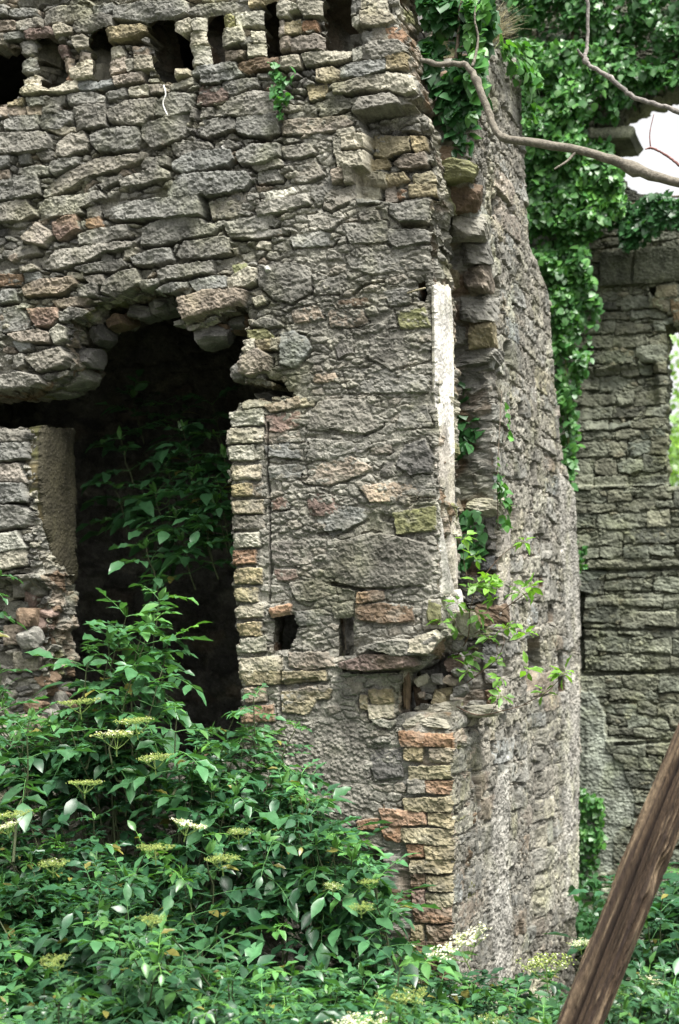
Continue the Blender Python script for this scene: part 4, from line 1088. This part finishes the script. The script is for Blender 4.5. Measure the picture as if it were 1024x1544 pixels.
for k, b in enumerate(BUSH):
    t = thing(b[0], b[1], 'bush', (*b[2], 0), 'elder bushes around the ruin')
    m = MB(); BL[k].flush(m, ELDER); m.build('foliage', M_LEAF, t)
    BS[k].build('stems', M_STEM, t)
    for (c, rd, tl, op) in heads.get(k, []):
        u_ = umbel(c, rd, (-math.sin(tl), -.05 + .08 * ar.normal(), math.cos(tl)), ar, op)
        u_.build('flower_head', M_FLOWER, t)

# elder growing inside the dark chamber
r = np.random.default_rng(71); lv = Leaves(); st = MB()
for px, py, Yq in ((182, 662, 8.2), (175, 735, 8.2), (215, 738, 8.3), (285, 690, 8.0), (250, 760, 8.1), (300, 770, 7.9), (275, 815, 7.9), (220, 826, 7.8), (325, 720, 7.8), (330, 660, 8.1), (240, 700, 8.4),
                    (260, 610, 8.5), (320, 610, 8.4), (300, 740, 8.0), (290, 720, 7.9), (325, 760, 7.8), (265, 780, 7.9), (310, 800, 7.8), (235, 745, 8.0), (340, 690, 7.9), (275, 650, 8.1), (250, 700, 8.1), (335, 770, 7.8), (200, 600, 8.6)):
    shoot(lv, st, pt(px, py, Yq - .32), np.array([.25, .15, -1.]), r, 3, .25, E_MID * 1.1, pt(300 + .25 * (px - 270), 1180, Yq - .2) if False else None, new=.2)
t = thing('elder_bush', 'elder bush growing inside the dark chamber seen through the breach', 'bush', (-.9, 8.1, 0), 'elder bushes around the ruin')
m = MB(); lv.flush(m, ELDER); m.build('foliage', M_LEAF, t); st.build('stems', M_STEM, t)
# darker bush in the far right corner behind the timber
r = np.random.default_rng(72); lv = Leaves(); st = MB()
for q in range(70):
    px = r.uniform(930, 1120); py = r.uniform(1300, 1480); Yq = r.uniform(7.0, 8.6)
    p = pt(px, max(py, 1310 + .4 * max(0, 1000 - px)), Yq)
    shoot(lv, st, p, np.array([.1, .2, -1.]) + r.normal(0, .2, 3), r, 3, .22, E_DARK * 1.1, None if q % 2 else np.array([1.9, 7.9, 0.]), new=.1)
t = thing('elder_bush', 'dark leafy bush in the corner behind the leaning timber', 'bush', (1.9, 7.9, 0), 'elder bushes around the ruin')
m = MB(); lv.flush(m, ELDER); m.build('foliage', M_LEAF, t); st.build('stems', M_STEM, t)


# ---------------------------------------------------------------- ivy
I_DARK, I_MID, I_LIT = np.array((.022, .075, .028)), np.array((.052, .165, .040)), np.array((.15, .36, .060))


def ivy(label, regions, seed, group='ivy plants on the ruined walls', parent_loc=None, stems=(), col=1.0, size=.052):
    r = np.random.default_rng(seed); lv = Leaves(); sm = MB()
    loc = None
    for plane, P, count, off, amp, bright in regions:
        P = poly(P) if isinstance(P, str) else P
        lo, hi = P.min(0), P.max(0); k = 0; guard = 0
        count = int(count * (1.9 if count > 200 else 1))
        while k < count and guard < count * 30:
            guard += 1
            px, py = r.uniform(lo[0], hi[0]), r.uniform(lo[1], hi[1])
            wx = px + 10 * float(fbm(np.array(px / 30), np.array(py / 30), 3, 2)); wy = py + 10 * float(fbm(np.array(px / 30), np.array(py / 30), 6, 2))
            if float(sdf(P, np.array([wx]), np.array([wy]))[0]) < 0: continue
            a = float(vn(np.array(px / 34.), np.array(py / 30.), seed))
            b = float(vn(np.array(px / 13.), np.array(py / 12.), seed + 4))
            if a * .65 + b * .35 < .40 and r.random() < .8: continue
            lump = (a * .7 + b * .3)
            h = off + amp * lump * r.uniform(.55, 1.0) ** .6
            if r.random() < .2: h = off + amp * r.random() * .6
            p = plane.at(px, py, h)
            if loc is None: loc = p.copy()
            nx = np.array([plane.n[0], plane.n[1], 0.])
            nrm = unit(nx * r.uniform(.5, 1.0) + np.array([0, 0, r.uniform(.15, .9)]) + r.normal(0, .33, 3))
            tip = unit(np.array([0, 0, -1.]) * r.uniform(.4, 1) + nx * r.uniform(-.1, .5) + r.normal(0, .45, 3))
            s = size * r.uniform(.45, 1.3)
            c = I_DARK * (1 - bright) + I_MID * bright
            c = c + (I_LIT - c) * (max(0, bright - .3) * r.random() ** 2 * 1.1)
            lv.add(p, tip, nrm, s, s * r.uniform(.85, 1.1), c * r.uniform(.75, 1.3) * col, int(r.integers(3)))
            k += 1
    t = thing('ivy', label, 'ivy', (loc[0], loc[1], loc[2]), group)
    m = MB(); lv.flush(m, IVYT); m.build('leaves', M_IVY, t)
    for pl, pts_, rad_, colr in stems:
        p = np.array([pl.at(a, b, h) for a, b, h in pts_])
        sm.tube(spline(p, 14), np.linspace(rad_, rad_ * .6, 14), 6, colr)
    if sm.n: sm.build('stem', M_BARK, t)
    return t


BRN = (.12, .095, .07)
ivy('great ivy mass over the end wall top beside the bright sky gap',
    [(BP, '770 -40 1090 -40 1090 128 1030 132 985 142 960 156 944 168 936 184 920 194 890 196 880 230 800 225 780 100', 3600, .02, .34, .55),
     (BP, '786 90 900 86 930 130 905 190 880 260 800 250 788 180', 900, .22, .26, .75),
     (BP, '790 200 890 190 890 215 930 232 928 250 945 290 948 330 915 340 880 370 800 330', 1300, .04, .26, .5), (BP, '890 250 920 244 938 280 950 335 915 345 885 310', 420, .12, .22, 1.3)], 301,  # last region: backlight from the sky gap painted as brighter leaf colour
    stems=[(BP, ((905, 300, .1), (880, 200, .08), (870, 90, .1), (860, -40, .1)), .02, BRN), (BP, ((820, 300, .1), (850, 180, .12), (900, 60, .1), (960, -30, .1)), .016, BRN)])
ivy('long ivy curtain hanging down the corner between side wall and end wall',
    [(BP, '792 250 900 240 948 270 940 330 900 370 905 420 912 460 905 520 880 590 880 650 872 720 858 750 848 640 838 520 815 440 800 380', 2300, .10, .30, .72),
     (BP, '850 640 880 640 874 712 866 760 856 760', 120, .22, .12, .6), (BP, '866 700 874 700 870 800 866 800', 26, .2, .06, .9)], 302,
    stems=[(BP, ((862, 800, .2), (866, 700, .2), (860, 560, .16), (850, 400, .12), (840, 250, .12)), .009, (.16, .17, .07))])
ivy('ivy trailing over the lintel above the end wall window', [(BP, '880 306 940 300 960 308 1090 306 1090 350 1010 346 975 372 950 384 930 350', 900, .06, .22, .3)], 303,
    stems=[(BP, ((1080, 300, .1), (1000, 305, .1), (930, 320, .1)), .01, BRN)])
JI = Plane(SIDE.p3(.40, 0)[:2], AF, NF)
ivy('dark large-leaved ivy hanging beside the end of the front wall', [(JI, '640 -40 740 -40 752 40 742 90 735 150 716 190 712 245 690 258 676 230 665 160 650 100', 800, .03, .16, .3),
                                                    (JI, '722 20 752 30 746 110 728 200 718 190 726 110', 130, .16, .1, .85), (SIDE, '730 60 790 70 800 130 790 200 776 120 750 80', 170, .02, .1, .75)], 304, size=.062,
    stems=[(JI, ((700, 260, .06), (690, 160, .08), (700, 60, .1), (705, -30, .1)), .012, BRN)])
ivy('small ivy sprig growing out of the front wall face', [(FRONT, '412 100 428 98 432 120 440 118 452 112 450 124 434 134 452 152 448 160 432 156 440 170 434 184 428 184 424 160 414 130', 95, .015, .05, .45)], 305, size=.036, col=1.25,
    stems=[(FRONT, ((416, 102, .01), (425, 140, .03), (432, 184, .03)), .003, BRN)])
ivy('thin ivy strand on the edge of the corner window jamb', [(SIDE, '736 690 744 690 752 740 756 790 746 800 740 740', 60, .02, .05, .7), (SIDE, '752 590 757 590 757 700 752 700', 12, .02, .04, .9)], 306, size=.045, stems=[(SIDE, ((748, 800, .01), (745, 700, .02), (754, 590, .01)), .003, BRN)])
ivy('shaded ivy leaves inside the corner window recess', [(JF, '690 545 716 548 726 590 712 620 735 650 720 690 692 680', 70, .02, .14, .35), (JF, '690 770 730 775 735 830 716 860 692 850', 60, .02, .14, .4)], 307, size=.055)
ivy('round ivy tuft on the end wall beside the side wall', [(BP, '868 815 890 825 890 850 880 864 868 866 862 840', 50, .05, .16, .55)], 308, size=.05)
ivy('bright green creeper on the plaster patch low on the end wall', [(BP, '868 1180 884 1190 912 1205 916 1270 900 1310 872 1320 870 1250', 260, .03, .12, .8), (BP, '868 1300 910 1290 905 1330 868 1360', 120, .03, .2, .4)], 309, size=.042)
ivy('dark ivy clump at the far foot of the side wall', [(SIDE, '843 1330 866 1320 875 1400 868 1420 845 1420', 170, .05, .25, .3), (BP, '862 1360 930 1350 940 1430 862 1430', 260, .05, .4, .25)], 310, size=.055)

# ---------------------------------------------------------------- sapling on the broken sill
t = thing('sapling', 'thin young sapling with bright green leaves rooted on the broken window sill', 'plant', tuple(pt(672, 1066, 6.62)))
st = MB(); lv = Leaves(); r = np.random.default_rng(81)
BRW = (.13, .085, .06)
for P, ra in (([(672, 1068, 6.62), (682, 1015, 6.6), (692, 985, 6.58), (705, 962, 6.55), (735, 936, 6.5), (765, 915, 6.45), (802, 888, 6.4)], .0042), ([(692, 985, 6.58), (706, 960, 6.5), (708, 925, 6.45), (714, 900, 6.42), (722, 880, 6.4)], .003),
              ([(678, 1060, 6.62), (720, 1078, 6.5), (765, 1070, 6.4), (800, 1060, 6.35)], .0032), ([(690, 1040, 6.6), (730, 1010, 6.5), (748, 995, 6.45), (760, 970, 6.4), (757, 955, 6.4)], .0028),
              ([(790, 1062, 6.36), (822, 1045, 6.3), (840, 1028, 6.28), (850, 1015, 6.25)], .0024), ([(705, 962, 6.55), (728, 950, 6.48), (760, 948, 6.42), (795, 955, 6.36)], .0024),
              ([(722, 880, 6.4), (745, 850, 6.38), (768, 828, 6.36), (790, 818, 6.34)], .0022), ([(714, 900, 6.42), (700, 850, 6.42), (700, 812, 6.42)], .002), ([(740, 1075, 6.45), (750, 1060, 6.42), (752, 1048, 6.4)], .002)):
    st.tube(spline([pt(*q) for q in P], 16), np.linspace(ra, ra * .5, 16), 5, np.array(BRW) * r.uniform(.8, 1.2))
YG, YD = np.array((.17, .34, .055)), np.array((.05, .14, .04))
for px, py, Yq, nn, sz, b in ((735, 886, 6.4, 9, .055, 1), (706, 888, 6.42, 5, .05, .6), (722, 880, 6.4, 6, .05, 1), (745, 905, 6.4, 4, .04, .8), (800, 885, 6.4, 8, .045, 1), (785, 893, 6.42, 4, .045, .6), (722, 925, 6.45, 5, .05, .6), (737, 962, 6.45, 5, .05, .5), (762, 946, 6.42, 6, .045, 1),
                                (792, 955, 6.36, 7, .045, 1), (700, 990, 6.55, 7, .05, .5), (706, 1012, 6.5, 8, .045, .6), (755, 1022, 6.42, 4, .04, .8), (748, 998, 6.45, 5, .04, .8), (796, 1010, 6.3, 5, .042, .9), (850, 1016, 6.25, 10, .045, 1), (756, 1050, 6.4, 6, .04, .6),
                                (790, 818, 6.34, 6, .035, 1), (700, 812, 6.42, 5, .04, 1), (716, 840, 6.4, 4, .04, .6), (740, 868, 6.4, 5, .045, .9), (685, 935, 6.5, 4, .045, .6), (820, 1045, 6.3, 3, .035, .8), (690, 910, 6.45, 5, .045, .7), (668, 938, 6.4, 3, .04, .7)):
    c = pt(px, py, Yq)
    for q in range(nn + 3):
        d = unit(np.array([r.normal(), r.normal() * .7, r.normal() * .55 + .15])); p = c + d * sz * r.uniform(.1, .7)
        st.tube([c, p], [.001, .0008], 3, (.2, .25, .08), False)
        lv.add(p, unit(d + np.array([0, 0, -.25])), unit(np.array([0, -.35, 1.]) + r.normal(0, .35, 3)), sz * r.uniform(.9, 1.6), sz * r.uniform(.5, .75), (YG * b + YD * (1 - b)) * r.uniform(.75, 1.25), int(r.integers(4)))
st.build('stem', M_BARK, t); m = MB(); lv.flush(m, ELDER); m.build('leaves', M_YOUNG, t)

# ---------------------------------------------------------------- bare branches
def branch(label, parts, seed, col):
    r = np.random.default_rng(seed)
    t = None
    for nm, P, r0, r1 in parts:
        p = spline([pt(*q) for q in P], 60); k = 10
        if t is None: t = thing('bare_branch', label, 'branch', tuple(p[-1]), 'bare branches overhead')
        R = np.linspace(r0, r1, 60) * (1 + .22 * fbm(np.linspace(0, 14, 60), np.zeros(60), seed, 3)) + .0
        R = R * (1 + (.35 if r1 > .01 else .12) * np.exp(-((np.linspace(0, 1, 60)[:, None] - r.random(5)[None]) / .012) ** 2).sum(1))
        mb = MB(); p = p + .0022 * min(1, r1 / .012) * r.normal(0, 1, p.shape)
        mb.tube(p, R, k, np.array(col) * r.uniform(.9, 1.1))
        V = mb.V[0]; mb.C[0] = np.array(col) * (1 + .45 * fbm(V[:, 0] * 26, V[:, 2] * 40 + V[:, 1] * 30, seed, 4))[:, None]
        mb.build(nm, M_BARK, t)
branch('knobbly grey bare branch reaching across in front of the corner and the ivy',
       [('limb', [(634, 90, 6.15), (660, 97, 6.12), (690, 96, 6.1), (708, 103, 6.08), (722, 132, 6.05), (738, 172, 6.02), (750, 200, 6.0), (768, 210, 5.98), (810, 215, 5.94), (870, 226, 5.9), (930, 243, 5.86), (980, 264, 5.82), (1060, 282, 5.76), (1180, 300, 5.66)], .010, .023),
        ('twig', [(712, 100, 6.08), (716, 88, 6.09), (721, 58, 6.1), (716, 30, 6.1), (717, 10, 6.1)], .007, .003), ('twig', [(869, 228, 5.9), (855, 243, 5.88), (836, 255, 5.87)], .006, .004)], 5, (.150, .135, .108))
branch('slender bent grey branch hanging in front of the upper ivy',
       [('limb', [(884, -30, 6.5), (887, 30, 6.5), (885, 70, 6.5), (882, 88, 6.48), (892, 100, 6.46), (925, 120, 6.42), (952, 144, 6.4), (990, 158, 6.36), (1040, 172, 6.3), (1150, 190, 6.2)], .008, .012), ('twig', [(882, 88, 6.48), (876, 82, 6.46), (871, 75, 6.45)], .007, .005)], 6, (.19, .175, .16))
branch('thin reddish twig against the bright sky gap', [('limb', [(1090, 300, 5.9), (1040, 262, 5.95), (1010, 238, 6.0), (990, 226, 6.0), (979, 222, 6.0)], .007, .004), ('twig', [(981, 223, 6.0), (980, 200, 6.0), (986, 172, 6.0)], .003, .0015), ('twig', [(981, 223, 6.0), (973, 225, 6.0)], .005, .002)], 7, (.20, .10, .09))

# ---------------------------------------------------------------- leaning timber
A = pt(1084, 1020, 5.0); B = pt(812, 1700, 4.6); B = B + (B - A) * ((B[2] + .1) / (A[2] - B[2]))
A2 = A + (A - B) * .35
nL, nK = 400, 120
ax = unit(A2 - B); sx = unit(np.cross(ax, [0, 1., 0])); sx = sx if sx[0] > 0 else -sx; sy = unit(np.cross(ax, sx)); sy = sy if sy[1] < 0 else -sy
tt = np.linspace(0, 1, nL); LL = np.linalg.norm(A2 - B)
an = np.arange(nK) / nK * 2 * np.pi
ROT = -.44
TT, AN = np.meshgrid(tt, an, indexing='ij')
ca, sa = np.cos(AN), np.sin(AN)                  # sx to the right, sy to the viewer
Rb = .066 * (1 - .10 * TT) / np.maximum(np.abs(np.cos(AN + ROT)) ** 4.5 + np.abs(np.sin(AN + ROT)) ** 4.5, 1e-3) ** (1 / 4.5)
zL = TT * LL
gro = lambda a0, w, d, s: -d * np.exp(-(((AN - a0 - .10 * fbm(zL * 1.6, zL * 0, s, 2) + np.pi) % (2 * np.pi) - np.pi) / w) ** 2)
Rb = Rb + gro(2.2, .12, .040, 3) + gro(2.5, .05, .012, 4) + gro(1.2, .05, .012, 5) + gro(1.75, .035, .009, 6)
Rb = Rb + .006 * fbm(AN * 7, zL * 2.2, 7, 4) + .006 * fbm(AN * 20, zL * 5, 8, 4) + .012 * fbm(zL * 1.1, zL * 0, 12, 2)
fl = fbm(AN * 6, zL * 4.5, 9, 5)
Rb = Rb + .007 * sst(.0, .12, fl)
kz = (np.array(pt(1006, 1290, 4.5)) - B) @ ax
Rb = Rb - .045 * np.exp(-((zL - kz) / .05) ** 2 - ((AN - .95) / .28) ** 2)
P = B + ax * zL[..., None] + sx * (Rb * ca * .95)[..., None] + sy * (Rb * sa)[..., None]
colA = np.array((.034, .022, .013)); colB = np.array((.165, .122, .078)); colD = np.array((.022, .014, .010))
wB = sst(.08, .26, fl) * .95 * sst(-.3, .2, fbm(AN * 9, zL * 9, 23, 3))
wB = np.maximum(wB, .6 * np.exp(-(((AN - 2.75 + np.pi) % (2 * np.pi) - np.pi) / .22) ** 2))
Cc = colA * (1 - wB[..., None]) + colB * wB[..., None]
wD = np.clip(sst(.05, .35, fbm(AN * 12, zL * 1.8, 17, 4)) + .8 * sst(.010, .03, -gro(2.2, .12, .040, 3)), 0, .9)[..., None]
Cc = Cc * (1 - wD) + colD * wD
Cc = Cc * (1 + .35 * fbm(AN * 26, zL * 3.5, 19, 3))[..., None]
i, j = np.meshgrid(np.arange(nL - 1), np.arange(nK), indexing='ij')
Q = np.stack([i * nK + j, i * nK + (j + 1) % nK, (i + 1) * nK + (j + 1) % nK, (i + 1) * nK + j], -1).reshape(-1, 4)
mb = MB(); mb.add(P.reshape(-1, 3), Q, None, np.clip(Cc, .01, .8).reshape(-1, 3))
nv_ = mb.n; mb.add([P[0].mean(0), P[-1].mean(0)], None, None, colB)
mb.T.append(np.array([(nv_, (k + 1) % nK, k) for k in range(nK)] + [(nv_ + 1, (nL - 1) * nK + k, (nL - 1) * nK + (k + 1) % nK) for k in range(nK)]))
tb = mb.build('timber_post', M_WOOD, None, False)
tag(tb, 'old split brown timber post leaning to the right in the near corner', 'timber')

# ---------------------------------------------------------------- small things
r = np.random.default_rng(91); mb = MB()
gc = SIDE.at(762, 58, -.1)
for q in range(170):
    d = np.array([r.normal() * .7 + .25, r.normal() * .5 - .3, .9 + r.normal() * .3]); b = gc + r.normal(0, .03, 3) * np.array([1, 1, .3])
    L = r.uniform(.10, .26); d = unit(d)
    P = [b, b + d * L * .5, b + d * L * .8 + np.array([0, 0, -.02]), b + d * L + np.array([r.normal() * .03, 0, -.06 * r.random()])]
    mb.tube(P, [.0016, .0014, .001, .0006], 3, np.array((.42, .38, .24)) * r.uniform(.7, 1.2), False)
tag(mb.build('dry_grass_tuft', M_STEM), 'pale dry grass tuft on top of the side wall', 'grass tuft')
mb = MB(); mb.tube(spline([FRONT.at(a, b, .05) for a, b in ((254, 134), (257, 148), (253, 162), (260, 180))], 16), .0035, 5, (.75, .74, .70))
tag(mb.build('white_root', M_STEM), 'short white dead root hanging on the front wall stones below the beam holes', 'root')
mb = MB(); mb.tube([FRONT.at(612, 443, .0), FRONT.at(630, 440, .03), FRONT.at(646, 438, .05)], .004, 6, (.34, .30, .20))
tag(mb.build('wooden_peg', M_WOOD), 'thin pale stick across the small hole near the plastered wall end', 'stick')

# ---------------------------------------------------------------- trees beyond the end wall, seen through its window
for label, (X, Y), h, rd, seed, c in (('pale green tree standing in the light beyond the end wall window', (4.9, 19.), 6.4, 2.0, 1, (.26, .42, .14)), ('taller green tree beyond the end wall window, behind the pale one', (7.6, 25.), 7.0, 2.4, 2, (.20, .36, .11))):
    r = np.random.default_rng(seed); lv = Leaves(); tr = MB()
    t = thing('tree', label, 'tree', (X, Y, 0), 'trees beyond the end wall')
    tr.tube(spline([(X, Y, -.1), (X + .1, Y, h * .3), (X - .1, Y + .1, h * .6), (X, Y, h * .85)], 14), np.linspace(.16, .04, 14), 8, (.10, .08, .06))
    cl = [np.array([X, Y, h * .6]) + unit(r.normal(0, 1, 3)) * np.array([rd, rd, h * .34]) * r.uniform(.3, .95) for _ in range(26)]
    for q in cl: tr.tube(spline([(X, Y, h * r.uniform(.25, .6)), (np.array([X, Y, h * .5]) + q) / 2 + r.normal(0, .1, 3), q], 8), np.linspace(.05, .012, 8), 5, (.10, .08, .06))
    for q in cl:
        for z in range(190):
            p = q + r.normal(0, .33, 3); lv.add(p, unit(r.normal(0, 1, 3) + np.array([0, 0, -.4])), unit(r.normal(0, .6, 3) + np.array([0, 0, 1.])), r.uniform(.09, .16), r.uniform(.06, .1), np.array(c) * r.uniform(.6, 1.4), int(r.integers(4)))
    tr.build('trunk', M_BARK, t); m = MB(); lv.flush(m, ELDER); m.build('crown', M_LEAF, t)
